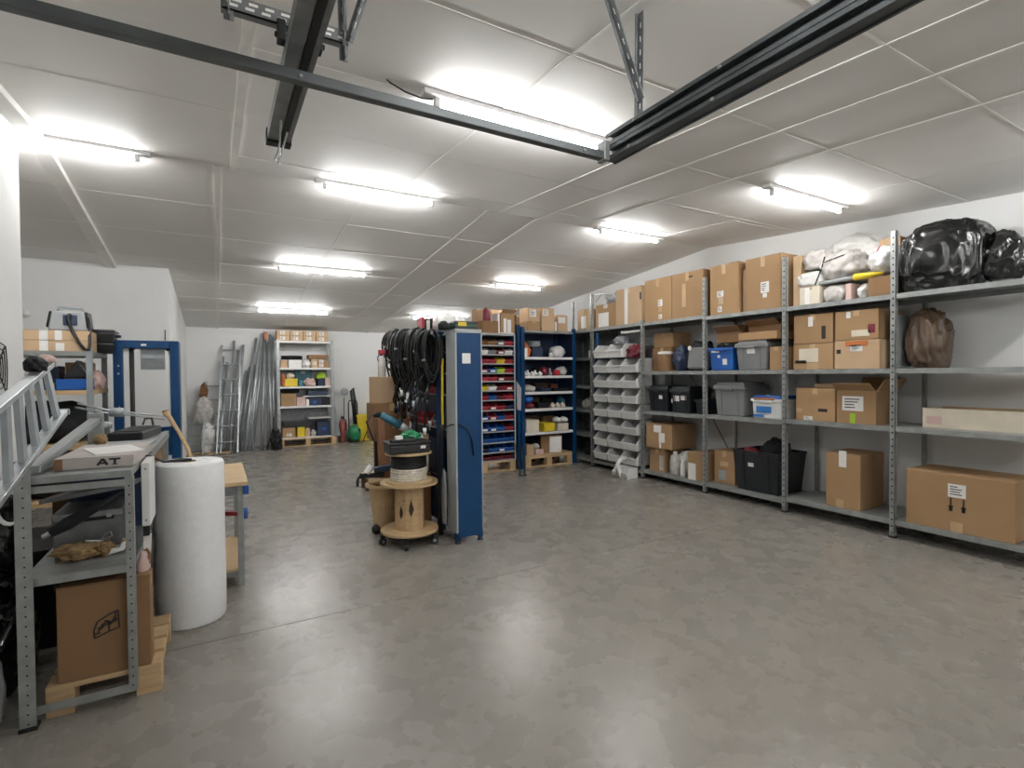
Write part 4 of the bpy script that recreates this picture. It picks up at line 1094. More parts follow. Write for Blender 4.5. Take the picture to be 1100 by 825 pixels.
# cable bar and coils
cb = thing('hook_rail', 'steel rail on the blue rack carrying the cable coils', 'rail', (1.66, 5.0, 1.86))
MB().bar((1.70, 4.42, 1.885), (1.675, 5.58, 1.945), .02, .03).build('rail', 'galv_dark', cb)
MB().bar((1.70, 4.55, 1.885), (1.82, 4.55, 1.885), .02, .02).build('arm', 'galv_dark', cb)
MB().bar((1.665, 5.5, 1.93), (1.82, 5.5, 1.87), .02, .02).build('arm', 'galv_dark', cb)
def coil(i, n):
    f = i / (n - 1)
    y = 4.47 + f * 1.03
    x = 1.71 - f * .03
    zt = 1.915 + f * .06 + random.uniform(-.01, .025)
    last = i == n - 1
    t = thing('cable_coil', 'black cable coil on the hook rail, %s counted from the blue rack' % (ORD + ['fourteenth', 'fifteenth', 'sixteenth'])[i] if not last else 'black cable coil hanging at the far end of the rail, showing its round opening', 'cable', (x, y, zt - .3), group='coiled black cables on the hook rail')
    tw = random.uniform(-.75, .5)
    if last: tw = -.5
    a = MB()
    H_ = random.uniform(.34, .56) if not last else .32
    Wd = random.uniform(.15, .24) if not last else .20
    for k in range(6):
        hh, ww = H_ * random.uniform(.82, 1.08), Wd * random.uniform(.75, 1.1)
        if last: hh, ww = H_ * (1 + .02 * k), Wd * (1 + .03 * k)
        oy = (k - 2.5) * .010 + random.uniform(-.006, .006)
        sk = random.uniform(-.03, .03)
        pts = []
        for q in range(24):
            an = 2 * PI * q / 24
            lx = math.sin(an) * ww / 2 * (1.0 + .18 * math.cos(an)) + sk * (1 - math.cos(an)) / 2
            lz = zt + random.uniform(-.003, .003) - hh / 2 + math.cos(an) * hh / 2
            pts.append((x + lx * math.cos(tw), y + oy + lx * math.sin(tw), lz))
        a.tube(pts, .0095, n=6, closed=True)
    a.build('loops', 'rubber', t, smooth=True)
    MB().tube([(x - Wd * .5, y - .03, zt - H_ * .55), (x - Wd * .56, y, zt - H_ * .56), (x - Wd * .5, y + .03, zt - H_ * .55)], .011).build('cable_tie', 'galv' if i % 3 == 0 else 'rubber', t)
    for e_ in range(2):
        L_ = random.uniform(.08, .42)
        e = Vector((x - .06 + random.uniform(-.05, .04), y + random.uniform(-.04, .04), zt - H_ - L_))
        MB().tube([(x - .02, y, zt - H_ + .03), (x - .07 + random.uniform(-.03, .03), y, zt - H_ - L_ * .4), e], .008).build('loose_end', 'rubber', t, smooth=True)
        pg = MB().cyl(e, e + Vector((0, 0, -.06)), .018, .014, n=10).build('plug', random.choice(['rubber', 'light_plastic', 'navy', 'dull_alu', 'rubber']), t, smooth=True)
        MB().cyl(e + Vector((0, 0, -.06)), e + Vector((0, 0, -.085)), .004, n=6).build('pin', 'alu', pg)
for i in range(16): coil(i, 16)

# ------------------------------------------------------------------ cable drums on a dolly
def drum(label, c, rf, rd, h, tf=.022, cat='cable drum', wind=(), knots=True, rot=0):
    t = thing('cable_drum', label, cat, c)
    x, y, z = c
    n = 36
    MB().ring(c, [(rf, 0), (rf, tf), (.03, tf), (.03, 0)], n).build('flange', 'plywood', t, bevel=.002)
    MB().ring((x, y, z + h - tf), [(rf, 0), (rf, tf), (.03, tf), (.03, 0)], n).build('flange', 'plywood', t, bevel=.002)
    k = 14
    for q in range(k):
        a0, a1 = 2 * PI * q / k + rot, 2 * PI * (q + 1) / k - .012 + rot
        A, B = (rd * math.cos(a0), rd * math.sin(a0)), (rd * math.cos(a1), rd * math.sin(a1))
        C_, D_ = (B[0] * .9, B[1] * .9), (A[0] * .9, A[1] * .9)
        MB().prism([(x + p[0], y + p[1]) for p in (A, B, C_, D_)], 'z', z + tf, z + h - tf).build('stave', 'wood', t)
    if wind:
        for (z0, z1, r, m) in wind:
            nn = max(3, int((z1 - z0) / .018))
            a = MB()
            for q in range(nn):
                zz = z0 + (q + .5) * (z1 - z0) / nn
                pts = [(x + math.cos(v * PI / 14) * (r - .009), y + math.sin(v * PI / 14) * (r - .009), zz) for v in range(28)]
                a.tube(pts, (z1 - z0) / nn * .55, n=6, closed=True)
            a.build('winding', m, t, smooth=True)
    return t
DX, DY = 1.49, 4.48
dl = thing('dolly', 'black wheeled dolly under the wooden cable drum', 'dolly', (DX, DY, 0))
MB().ring((DX, DY, .088), [(.235, 0), (.235, .02), (.17, .02), (.17, 0)], 28).build('ring', 'rubber', dl)
for a_ in range(2):
    v = Vector((math.cos(a_ * PI / 2 + .5), math.sin(a_ * PI / 2 + .5), 0)) * .22
    MB().bar(Vector((DX, DY, .098)) - v, Vector((DX, DY, .098)) + v, .04, .018).build('cross_arm', 'rubber', dl)
for k in range(5):
    an = -PI / 2 - .45 + k * 2 * PI / 5
    px_, py_ = DX + .24 * math.cos(an), DY + .24 * math.sin(an)
    cs = MB().box(px_ - .02, px_ + .02, py_ - .02, py_ + .02, .05, .09).build('caster', 'rubber', dl, bevel=.004)
    d = Vector((-math.sin(an + .5), math.cos(an + .5), 0)) * .012
    MB().cyl(Vector((px_, py_, .033)) - d, Vector((px_, py_, .033)) + d, .033, n=16).build('wheel', 'rubber', cs)
    MB().cyl(Vector((px_, py_, .033)) - d * 1.15, Vector((px_, py_, .033)) + d * 1.15, .015, n=12).build('hub', 'galv', cs)
d1 = drum('large bare wooden cable drum on the wheeled dolly', (DX, DY, .108), .255, .128, .445, rot=.1)
def knot(cx, cz_, w, h, par, an):
    x, y = DX + .1293 * math.cos(an), DY + .1293 * math.sin(an)
    tx, ty = -math.sin(an), math.cos(an)
    nx, ny = math.cos(an), math.sin(an)
    vs = []
    for u, v in ((0, -h), (w, -h * .1), (w * .5, h * .4), (0, h), (-w * .7, h * .2), (-w * .9, -h * .3)):
        vs.append((x + tx * u, y + ty * u, cz_ + v))
    vs2 = [(p[0] - nx * .006, p[1] - ny * .006, p[2]) for p in vs]
    n = len(vs)
    fs = [tuple(range(n)), tuple(range(2 * n - 1, n - 1, -1))] + [(i, n + i, n + (i + 1) % n, (i + 1) % n) for i in range(n)]
    MB().add(vs + vs2, fs).build('knot_hole', 'knot', par)
vw = math.atan2(-DY, -DX)
knot(0, .33, .024, .075, d1, vw + .12)
knot(0, .295, .018, .06, d1, vw - .60)
knot(0, .40, .006, .008, d1, vw - .38)
d2 = drum('smaller cable drum wound with black and white cable, on the large drum', (DX - .01, DY - .02, .555), .205, .11, .265, tf=.018, wind=((.555 + .018, .555 + .125, .158, 'rope'), (.555 + .13, .555 + .245, .16, 'rubber')))
t = thing('tool_case', 'black flat case with a small white label on the upper drum', 'case', (1.45, 4.42, .82))
MB().box(1.27, 1.63, 4.31, 4.52, .821, .895).build('lower_shell', 'black_plastic', t, bevel=.008)
MB().box(1.265, 1.635, 4.305, 4.525, .897, .925).build('lid', 'black_plastic', t, bevel=.008)
MB().box(1.54, 1.585, 4.3035, 4.3055, .86, .885).build('paper_label', 'paper', t)
MB().box(1.28, 1.50, 4.30, 4.36, .926, .95).build('instrument', 'rubber', t, bevel=.006)
MB().box(1.32, 1.38, 4.302, 4.345, .9505, .98).build('white_tag', 'paper', t)
bag('cable_bundle', 'green cable bundle heaped on the black case', (1.50, 4.45, .926), (.16, .12, .09), 'green_plastic', 'cable', 60, amp=.4, crease=.2)
t = thing('grinder', 'teal hand power tool lying among the drums', 'power tool', (1.50, 5.0, .9))
MB().cyl((1.40, 5.05, 1.11), (1.58, 4.98, 1.0), .036, .04, n=14).build('motor_body', 'teal', t, smooth=True)
MB().cyl((1.40, 5.05, 1.11), (1.33, 5.07, 1.115), .026, .02, n=12).build('handle', 'rubber', t, smooth=True)
MB().cyl((1.58, 4.98, 1.0), (1.68, 4.95, .93), .042, .028, n=14).build('gear_head', 'dull_alu', t, smooth=True)
MB().tube([(1.33, 5.07, 1.115), (1.26, 5.06, 1.05), (1.30, 5.04, .92), (1.33, 5.04, .86)], .008).build('cord', 'rubber', t)
# boxes and table behind the drums
wt = thing('trestle_table', 'low dark trestle table loaded with cartons behind the drums', 'table', (1.55, 5.35, 0))
MB().box(1.44, 1.82, 5.18, 5.66, .80, .83).build('table_top', 'dark_wood', wt)
for x in (1.50, 1.78):
    for y in (5.22, 5.62): MB().box(x - .02, x + .02, y - .02, y + .02, 0, .80).build('leg', 'dark_wood', wt)
cbox('brown carton on the trestle table behind the teal tool', .38, .3, .38, (1.58, 5.42, .83), m='card_dark', patches=[(.6, .4, .08, .06, 'card_light', 'worn_patch')])
cbox('pale upright carton stacked on the brown carton', .22, .25, .275, (1.54, 5.42, 1.212), R(12), m='card_light', tape=False)
t = thing('spray_bottle', 'spray bottle with a red trigger head on the pale carton', 'bottle', (1.52, 5.42, 1.49))
MB().lathe((1.52, 5.42, 1.489), [(.038, 0), (.042, .015), (.042, .15), (.02, .21), (.016, .22)], 16).build('body', 'grey_bag', t, smooth=True)
MB().box(1.485, 1.555, 5.40, 5.44, 1.72, 1.77).build('trigger_head', 'red_plastic', t, bevel=.006)
MB().tube([(1.52, 5.42, 1.71), (1.51, 5.42, 1.73)], .02).build('collar', 'rubber', t)
MB().tube([(1.49, 5.42, 1.72), (1.475, 5.42, 1.68), (1.485, 5.42, 1.64)], .006).build('trigger', 'rubber', t)
cbox('open brown paper carton leaning beside the blue rack', .2, .18, .36, (1.68, 4.86, .56), R(25), m='card_light', tape=False)
tag(MB().box(1.62, 1.80, 4.74, 5.0, 0, .555).build('stool_crate', 'wood_dark', bevel=.01), 'dark wooden crate block beside the blue rack', 'crate')
bag('paper_roll', 'crumpled white paper heap beside the black case', (1.66, 4.66, .556), (.14, .16, .40), 'white_bag', 'paper', 62, amp=.25, crease=.1)
# left-hand clutter: plank, post, clamp, stool
t = thing('wooden_post', 'reddish brown timber post leaning among the tools', 'timber', (1.42, 5.02, 0))
MB().bar((1.40, 4.98, .48), (1.395, 5.06, 1.08), .07, .07, up=(0, 1, 0)).build('beam', 'wood_dark', t, bevel=.004)
MB().bar((1.46, 5.02, .48), (1.455, 5.06, .98), .035, .05, up=(0, 1, 0)).build('batten', 'wood_dark', t, bevel=.004)
lt = thing('sawhorse', 'small dark sawhorse holding planks left of the drums', 'sawhorse', (1.42, 5.1, 0))
MB().box(1.28, 1.56, 4.82, 5.13, .44, .48).build('beam', 'wood_dark', lt)
for x in (1.33, 1.53): MB().bar((x, 5.0, 0.0), (x, 5.04, .44), .05, .05, up=(0, 1, 0)).build('leg', 'dark_wood', lt)
tag(MB().bar((1.24, 4.93, .495), (1.40, 4.88, .495), .09, .03).build('plank', 'wood', bevel=.003), 'short pale plank lying across the sawhorse', 'plank')
t = thing('clamp', 'black bar clamp hooked over the end of the short plank', 'clamp', (1.27, 4.98, .52))
MB().bar((1.16, 4.94, .55), (1.38, 4.88, .555), .03, .045).build('bar', 'rubber', t, bevel=.004)
MB().tube([(1.17, 4.94, .555), (1.145, 4.95, .52), (1.14, 4.95, .45)], .014).build('jaw', 'rubber', t)
MB().bar((1.29, 4.90, .60), (1.44, 4.86, .62), .05, .06).build('grip', 'navy', t, bevel=.01)
MB().cyl((1.22, 4.92, .575), (1.27, 4.92, .645), .03, n=10).build('screw_pad', 'white_plastic', t)
sp = thing('plywood_reel', 'plywood reel half hidden behind the large drum', 'cable drum', (1.36, 4.98, 0))
MB().ring((1.39, 4.93, .44), [(.18, 0), (.18, .022), (.03, .022), (.03, 0)], 30).build('flange', 'plywood', sp)
MB().ring((1.39, 4.93, .05), [(.10, 0), (.145, .39), (.12, .39), (.08, 0)], 24).build('drum', 'plywood', sp)
for k in range(3):
    an = k * 2.1 + 3.6
    MB().blob((1.39 + .1 * math.cos(an), 4.93 + .1 * math.sin(an), 0), (.10, .09, .10), 70 + k, amp=.1, sub=2).build('rubber_foot', 'rubber', sp)
MB().cyl((1.39, 4.93, .02), (1.39, 4.93, .06), .11, n=20).build('base', 'dark_wood', sp)
st = thing('wooden_stool', 'low wooden stool far behind the drums at left', 'stool', (1.80, 6.85, 0))
MB().box(1.66, 2.0, 6.72, 7.02, .16, .20).build('seat', 'wood', st, bevel=.004)
for x in (1.70, 1.96):
    for y in (6.76, 6.98): MB().box(x - .035, x + .035, y - .03, y + .03, 0, .16).build('leg', 'dark_wood', st)

# ------------------------------------------------------------------ back wall: pipes, ladder, shelving
LP = 'galvanised steel pipe in the bundle leaning against the back wall'
random.seed(11)
def pipe(xt, zt, xb, yb, r, m='pipe'):
    tag(MB().cyl((xb, yb, 0.005), (xt, YB - .03 - r - random.uniform(0, .05), zt), r, n=10).build('metal_pipe', m, smooth=True), LP, 'pipe', 'pipes leaning against the back wall')
specs = [(.14, 1.92, -.02, .025), (.20, 1.80, .05, .022), (.34, 2.25, .16, .026), (.41, 2.05, .24, .022), (.51, 2.17, .32, .026), (.56, 1.62, .30, .024),
         (.62, 1.70, .42, .02), (.76, 2.32, .37, .028), (.70, 1.75, .48, .026), (.82, 1.95, .56, .024), (.87, 2.42, .50, .028), (.90, 2.38, .62, .03),
         (.93, 2.46, .78, .034), (.98, 2.22, .98, .032), (1.03, 2.40, .90, .024), (1.08, 2.36, 1.02, .028), (.30, 1.35, .22, .02), (.66, 1.25, .62, .022)]
for k, (xt, zt, xb, r) in enumerate(specs):
    pipe(xt, zt, xb, 11.62 + .06 * (k % 4), r)
tag(MB().box(.905, .965, 12.20, 12.26, 2.28, 2.46).build('red_cap', 'orange'), 'red brown sleeve pushed on the tallest leaning pipe', 'sleeve')
def wall_ladder(label, xb0, xb1, xt0, xt1, zt, yb, n):
    t = thing('ladder', label, 'ladder', ((xb0 + xb1) / 2, yb, 0))
    yt = YB - .06
    for a_, b_ in ((xb0, xt0), (xb1, xt1)):
        MB().bar((a_, yb, .004), (b_, yt, zt), .025, .06, up=(0, 1, 0)).build('rail', 'alu', t)
    for k in range(n):
        f = (k + .7) / n
        p = Vector((xb0 + (xt0 - xb0) * f, yb + (yt - yb) * f, zt * f)); q = Vector((xb1 + (xt1 - xb1) * f, yb + (yt - yb) * f, zt * f))
        MB().cyl(p, q, .014, n=8).build('rung', 'dull_alu', t)
wall_ladder('narrow aluminium ladder leaning with the pipes, taller one', -.02, .34, .12, .46, 2.15, 11.50, 7)
wall_ladder('short aluminium ladder leaning left of the pipes', -.25, .05, -.18, .14, 1.40, 11.52, 5)
t = thing('wire_basket', 'fine wire mesh cage standing in the back corner', 'cage', (-.38, 11.9, 0))
for k in range(7):
    x = -.48 + k * .03
    MB().tube([(x - .02, 11.75, .01), (x + .015, 12.0, .72 - abs(k - 3) * .05)], .004, n=5).build('wire', 'dull_alu', t)
for z in (.15, .35, .55): MB().tube([(-.50, 11.75 + z * .3, z), (-.28, 11.75 + z * .3, z)], .004, n=5).build('cross_wire', 'dull_alu', t)
bag('plastic_bag', 'pinkish clear plastic bag bunched in the back corner', (-.22, 12.0, .55), (.3, .3, .6), 'grey_bag', 'bag', 80, amp=.3, crease=.15)
bag('plastic_bag', 'white plastic sheet gathered below the pinkish bag', (-.15, 11.85, .0), (.28, .25, .62), 'white_bag', 'bag', 81, amp=.3, crease=.15)
bag('cloth_bundle', 'brown rag hanging above the plastic bags in the back corner', (-.22, 12.15, 1.05), (.14, .2, .36), 'wood_dark', 'cloth', 82, amp=.3)
tag(MB().bar((-.50, 11.72, .02), (.22, 11.52, .02), .05, .03).build('timber_batten', 'wood'), 'timber batten lying on the floor before the pipes', 'timber')
t = thing('tripod_stand', 'black folded tripod stand at the foot of the pipes', 'tripod', (1.02, 11.6, 0))
for a_ in ((.86, 11.5), (1.10, 11.45), (1.02, 11.75)):
    MB().tube([(a_[0], a_[1], .012), (1.0, 11.62, .45), (1.01, 11.64, .66)], .014, n=6).build('leg', 'rubber', t)
bag('cable_bundle', 'black cable heap beside the pallet shelving', (1.06, 11.55, 0), (.18, .22, .42), 'rubber', 'cable', 83, amp=.5, crease=.3)

pallet('wooden pallet carrying the shelving at the back wall', 1.12, 2.28, 11.80, 12.3, .17)
fs = thing('steel_shelving', 'grey steel shelving full of boxes on a pallet at the back', 'shelving', (1.68, 12.1, .17))
ux0, ux1, uy0, uy1 = 1.13, 2.22, 11.86, 12.30
for x in (ux0, ux1):
    for y in (uy0, uy1):
        MB().box(x - .03, x + .03, y - .02, y + .02, .17, 2.27).build('upright', 'galv', fs)
MB().box(ux0, ux1, uy1 + .021, uy1 + .026, .19, 1.66).build('back_panel', 'galv_dark', fs)  # added dark sheet in place of the shade between these shelves
for z in (.19, .86, 1.28, 1.68, 2.25): shelf(ux0 + .03, ux1 - .03, uy0 - .015, uy1, z, fs, m='light_plastic', lip=.04 if z > .2 else .018)
MB().box(1.62, ux1 - .03, uy0, uy1, 1.055, 1.07).build('half_shelf', 'light_plastic', fs)
MB().box(1.72, ux1 - .03, uy0, uy1, .575, .59).build('half_shelf', 'light_plastic', fs)
MB().add([(ux1 + .04, uy0 - .02, .17), (ux1 + .16, uy0 + .02, .17), (ux1 + .05, uy0 + .02, .9), (ux1 + .04, uy0 - .02, .9), (ux1 + .04, uy0, .17), (ux1 + .16, uy0 + .04, .17), (ux1 + .05, uy0 + .04, .9), (ux1 + .04, uy0, .9)], [(0, 1, 2, 3), (7, 6, 5, 4), (0, 4, 5, 1), (1, 5, 6, 2), (2, 6, 7, 3), (3, 7, 4, 0)]).build('gusset_plate', 'dull_alu', fs)
for r in range(2):
    for c in range(4):
        cbox('small carton with white label on the far shelving top, %s row, %s from left' % (['lower', 'upper'][r], ORD[c]), .25, .3, .113, (1.245 + c * .262, 12.05, 2.25 + r * .1145), m='card_light', tape=False, patches=[(.45, .5, .09, .07)], group='small cartons on the far shelving top')
def fsb(label, x, w, z, h, m, d=.3, **k): return cbox(label, w, d, h, (x, 12.05, z), m=m, tape=False, **k)
Fs = ' on the far shelving'
z = 1.68
fsb('tan carton at the left of the upper shelf' + Fs, 1.25, .13, z, .16, 'card_light')
fsb('white box under a black hose' + Fs, 1.47, .26, z, .17, 'paper')
t = thing('hose_coil', 'black hose looped over the white box' + Fs, 'hose', (1.42, 12.0, z + .172))
for k in range(3): MB().tube([(1.42 + .2 * math.cos(q * PI / 9), 12.02 + .11 * math.sin(q * PI / 9), z + .19 + k * .028) for q in range(18)], .016, closed=True).build('turn', 'rubber', t, smooth=True)
bag('cloth_bundle', 'white and blue rag' + Fs, (1.70, 12.0, z), (.18, .3, .2), 'white_bag', 'cloth', 84, amp=.3)
fsb('tan carton with label, middle of the upper shelf' + Fs, 1.86, .13, z, .19, 'card_light', patches=[(.5, .5, .07, .07)])
fsb('tan carton with two labels' + Fs + ' upper right', 2.0, .13, z, .19, 'card_light', patches=[(.5, .3, .08, .06), (.5, .75, .08, .05)])
fsb('plain tan carton at the right end of the upper shelf' + Fs, 2.12, .09, z, .15, 'card')
fsb('flat brown carton laid over the tan cartons' + Fs, 1.95, .42, z + .201, .08, 'card_dark')
z = 1.28
tag(MB().blob((1.24, 12.0, z), (.1, .2, .30), 85, amp=.3).build('glove_pair', 'orange', smooth=True), 'orange glove pair' + Fs, 'gloves')
t = thing('power_tool_case', 'bright yellow tool case' + Fs, 'case', (1.38, 12.05, z))
MB().box(1.26, 1.52, 11.92, 12.2, z, z + .17).build('shell', 'yellow_plastic', t, bevel=.015)
MB().tube([(1.33, 12.06, z + .168), (1.35, 12.06, z + .21), (1.43, 12.06, z + .21), (1.45, 12.06, z + .168)], .012).build('handle', 'rubber', t)
bag('cloth_bundle', 'cream rag on the yellow tool case' + Fs, (1.38, 11.98, z + .17), (.16, .12, .12), 'cream', 'cloth', 91, amp=.3)
fsb('pale blue tin' + Fs, 1.585, .10, z, .12, 'teal', name='tin')
t = thing('power_tool_case', 'large dark teal tool case' + Fs, 'case', (1.68, 12.2, z))
MB().box(1.50, 1.86, 12.21, 12.28, z + .0, z + .37).build('shell', 'teal', t, bevel=.015)
MB().box(1.62, 1.72, 12.205, 12.21, z + .28, z + .33).build('badge', 'paper', t)
bag('cloth_bundle', 'pinkish white rag bundle' + Fs, (1.77, 12.0, z), (.24, .25, .2), 'pink', 'cloth', 86, amp=.3)
t = thing('hard_hat', 'lime green hard hat' + Fs, 'helmet', (2.05, 12.12, z + .17))
MB().lathe((2.03, 12.12, z + .17), [(.13, 0), (.145, .008), (.11, .02), (.10, .08), (.06, .125), (.01, .14)], 18).build('shell', 'lime', t, smooth=True)
MB().box(1.93, 2.13, 12.0, 12.04, z + .168, z + .178).build('peak', 'lime', t)
fsb('dark blue box below the hard hat' + Fs, 2.0, .14, z, .165, 'navy')
fsb('pink and white tin at the right' + Fs, 2.13, .10, z, .17, 'pink', name='tin')
z = 1.07
fsb('flat dark box stack on the half shelf' + Fs, 1.92, .4, z, .10, 'navy')
bag('dark_bag', 'black bag in the dark left middle' + Fs, (1.38, 12.12, 1.185 - .05), (.4, .25, .12), 'dark_cloth', 'bag', 87, amp=.3)
z = .86
fsb('plain brown carton' + Fs + ' on the middle shelf', 1.33, .3, z, .27, 'card')
fsb('salmon coloured carton' + Fs, 1.58, .18, z, .19, 'pink')
fsb('small white canister' + Fs, 1.71, .06, z, .14, 'paper', name='canister')
fsb('dark blue tool case' + Fs + ' on the middle shelf', 1.88, .26, z, .18, 'navy', name='tool_case', patches=[(.4, .4, .07, .06, 'blue_plastic', 'blue_badge')])
fsb('black tool case' + Fs + ' at the right', 2.1, .16, z, .16, 'black_plastic', name='tool_case')
z = .19
fsb('orange brown carton' + Fs + ' at the bottom left', 1.33, .25, z, .21, 'card', patches=[(.5, .3, .1, .06)])
fsb('yellow carton' + Fs + ' at the bottom', 1.57, .15, z, .21, 'yellow_plastic')
fsb('tan carton beside the yellow carton' + Fs, 1.70, .09, z, .18, 'card_light')
fsb('black crate row behind the bottom cartons' + Fs, 1.5, .55, z + .215, .12, 'black_plastic')
fsb('dark blue tool case at the bottom right' + Fs, 2.04, .28, z, .30, 'navy', name='tool_case', patches=[(.5, .5, .1, .06, 'blue_plastic', 'blue_badge')])
bag('cable_bundle', 'grey cable heap at the bottom' + Fs, (1.82, 12.0, z), (.14, .2, .14), 'grey_bag', 'cable', 88, amp=.4)

# right of the shelving
t = thing('fire_extinguisher', 'faded red extinguisher standing right of the far shelving', 'fire extinguisher', (2.46, 12.05, 0))
MB().lathe((2.46, 12.05, 0), [(.07, 0), (.075, .02), (.075, .42), (.05, .5), (.02, .53)], 16).build('cylinder', 'dull_red', t, smooth=True)
MB().box(2.44, 2.48, 12.0, 12.1, .53, .58).build('valve', 'rubber', t)
MB().tube([(2.47, 12.02, .55), (2.53, 12.0, .5), (2.54, 12.0, .25)], .011).build('hose', 'rubber', t)
t = thing('pressure_washer', 'green pressure washer with an upright handle at the back wall', 'pressure washer', (2.72, 12.0, 0))
MB().blob((2.70, 11.95, .03), (.28, .35, .38), 89, amp=.1, power=.8).build('body', 'green_plastic', t, smooth=True)
for y in (11.86, 12.05): MB().cyl((2.58, y, .08), (2.61, y, .08), .08, n=18).build('wheel', 'rubber', t)
MB().tube([(2.62, 12.1, .3), (2.62, 12.15, .85), (2.64, 12.15, .93), (2.80, 12.15, .93), (2.82, 12.15, .85), (2.82, 12.1, .3)], .014).build('handle', 'rubber', t, smooth=True)
MB().tube([(2.72, 12.0, .4), (2.70, 12.02, .75), (2.66, 12.05, 1.15), (2.71, 12.06, 1.22), (2.74, 12.02, .95), (2.75, 11.98, .4)], .028, n=8).build('hose', 'rubber', t, smooth=True)
MB().box(2.63, 2.80, 11.80, 11.84, .16, .3).build('front_grille', 'black_plastic', t, bevel=.01)
t = thing('round_mirror', 'small round mirror on a stick beside the pressure washer', 'mirror', (2.50, 12.2, 0))
MB().tube([(2.52, 12.2, 0), (2.55, 12.25, 1.0)], .01).build('stick', 'rubber', t)
MB().cyl((2.56, 12.24, 1.13), (2.56, 12.26, 1.13), .09, n=20).build('disc', 'dull_alu', t)
t = thing('yellow_bin', 'bright yellow plastic bin against the back wall', 'bin', (3.0, 12.1, 0))
MB().frus(.42, .3, .5, .36, 0, .56, 3.02, 12.15).build('body', 'yellow_plastic', t, bevel=.015)
MB().frus(.53, .39, .53, .39, .56, .60, 3.02, 12.15).build('rim', 'yellow_plastic', t, bevel=.01)
tag(MB().tube([(2.80, 11.6, .01), (3.05, 11.85, .45), (3.18, 12.0, .85)], .013).build('broom_stick', 'rubber'), 'black stick leaning across the yellow bin', 'stick')
sw = thing('light_switch', 'white switch box on the back wall right of the shelving', 'switch', (2.36, YB, 1.62))
MB().box(2.32, 2.39, YB - .02, YB, 1.60, 1.70).build('plate', 'white_plastic', sw, bevel=.004)
MB().box(2.34, 2.37, YB - .025, YB - .02, 1.63, 1.67).build('rocker', 'paper', sw)

# ------------------------------------------------------------------ left foreground: shelving bench
sb = thing('steel_bench_shelving', 'low galvanised shelving bench in the left foreground', 'shelving', (-.54, 3.9, 0))
def post_y(x0, x1, y, z0, z1, parent, flange, hole_cols, m='galv'):
    a = MB().box(x0, x1, y, y + .004, z0, z1)
    fx = x0 if flange < 0 else x1 - .004
    a.box(fx, fx + .004, y + .004, y + .04, z0, z1)
    o = a.build('upright', m, parent)
    b = MB()
    n = int((z1 - z0) / .042)
    for hx in hole_cols:
        for k in range(n):
            z = z0 + .03 + k * .042
            b.cyl((hx, y - .0008, z), (hx, y + .0002, z), .0038, n=8)
    tag(b.build('bolt_holes', 'dark_gap', o), kind='stuff')
    return o
o = post_y(-.745, -.690, 2.905, 0, 1.15, sb, -1, (-.716,))
MB().box(-.748, -.687, 2.90, 2.95, 0, .018).build('foot_cap', 'rubber', o)
post_y(-.372, -.340, 2.925, .05, 1.045, sb, 1, (-.356,))
for x in (-.735, -.355):
    MB().box(x - .02, x + .02, 4.82, 4.86, 0, 1.06).build('upright', 'galv', sb)
def shelf_y(x0, x1, y0, y1, zt, lip, parent, m='galv'):
    a = MB().box(x0, x1, y0, y1, zt - .003, zt).box(x0, x1, y0, y0 + .003, zt - lip, zt - .003).box(x0, x1, y1 - .003, y1, zt - lip, zt - .003)
    a.box(x0, x0 + .003, y0 + .003, y1 - .003, zt - lip, zt - .003).box(x1 - .003, x1, y0 + .003, y1 - .003, zt - lip, zt - .003)
    return a.build('shelf', m, parent)
shelf_y(-.735, -.345, 2.932, 4.86, .64, .035, sb)
shelf_y(-.735, -.345, 2.932, 4.86, 1.075, .03, sb)
MB().box(-.70, -.36, 2.93, 2.934, 1.005, 1.035).build('cross_beam', 'galv', sb)
MB().box(-.70, -.34, 2.93, 2.934, .048, .085).build('cross_beam', 'galv', sb)
MB().box(-.36, -.33, 3.6, 4.86, 1.03, 1.08).build('edge_beam', 'galv', sb)
pallet('worn wooden pallet sticking out under the foreground bench', -.675, -.25, 2.97, 3.56, .135, boards=4, blocks=2, feet=False)
lb = cbox('brown carton with a black hand drawn house mark, foreground', .345, .10, .43, (-.46, 3.025, .136), R(-1.5), m='card_dark', tape=False)
P = [(385, 403), (383, 368), (398, 330), (440, 310), (490, 292), (494, 372), (450, 382)]
def hp(p):      # sketch units to the front face, metres
    return ((p[0] - 432) / 412.0 * .345, .215 + (365 - p[1]) / 425.0 * .43)
a = MB()
def stroke(p, q, w=.0038):
    (x0, z0), (x1, z1) = hp(p), hp(q)
    a.bar((x0, -.0525, z0), (x1, -.0525, z1), w * 1.6, .0015, up=(0, 1, 0))
for i in range(len(P)): stroke(P[i], P[(i + 1) % len(P)])
for p, q in (((450, 382), (447, 345)), ((447, 345), (398, 362)), ((447, 345), (492, 330)), ((415, 350), (440, 335)), ((440, 335), (455, 352)), ((455, 352), (478, 318)), ((478, 318), (480, 345)), ((400, 375), (430, 352)), ((430, 330), (470, 345)), ((386, 385), (410, 380)), ((478, 295), (480, 320))): stroke(p, q)
a.build('house_mark', 'ink', lb, local=True)
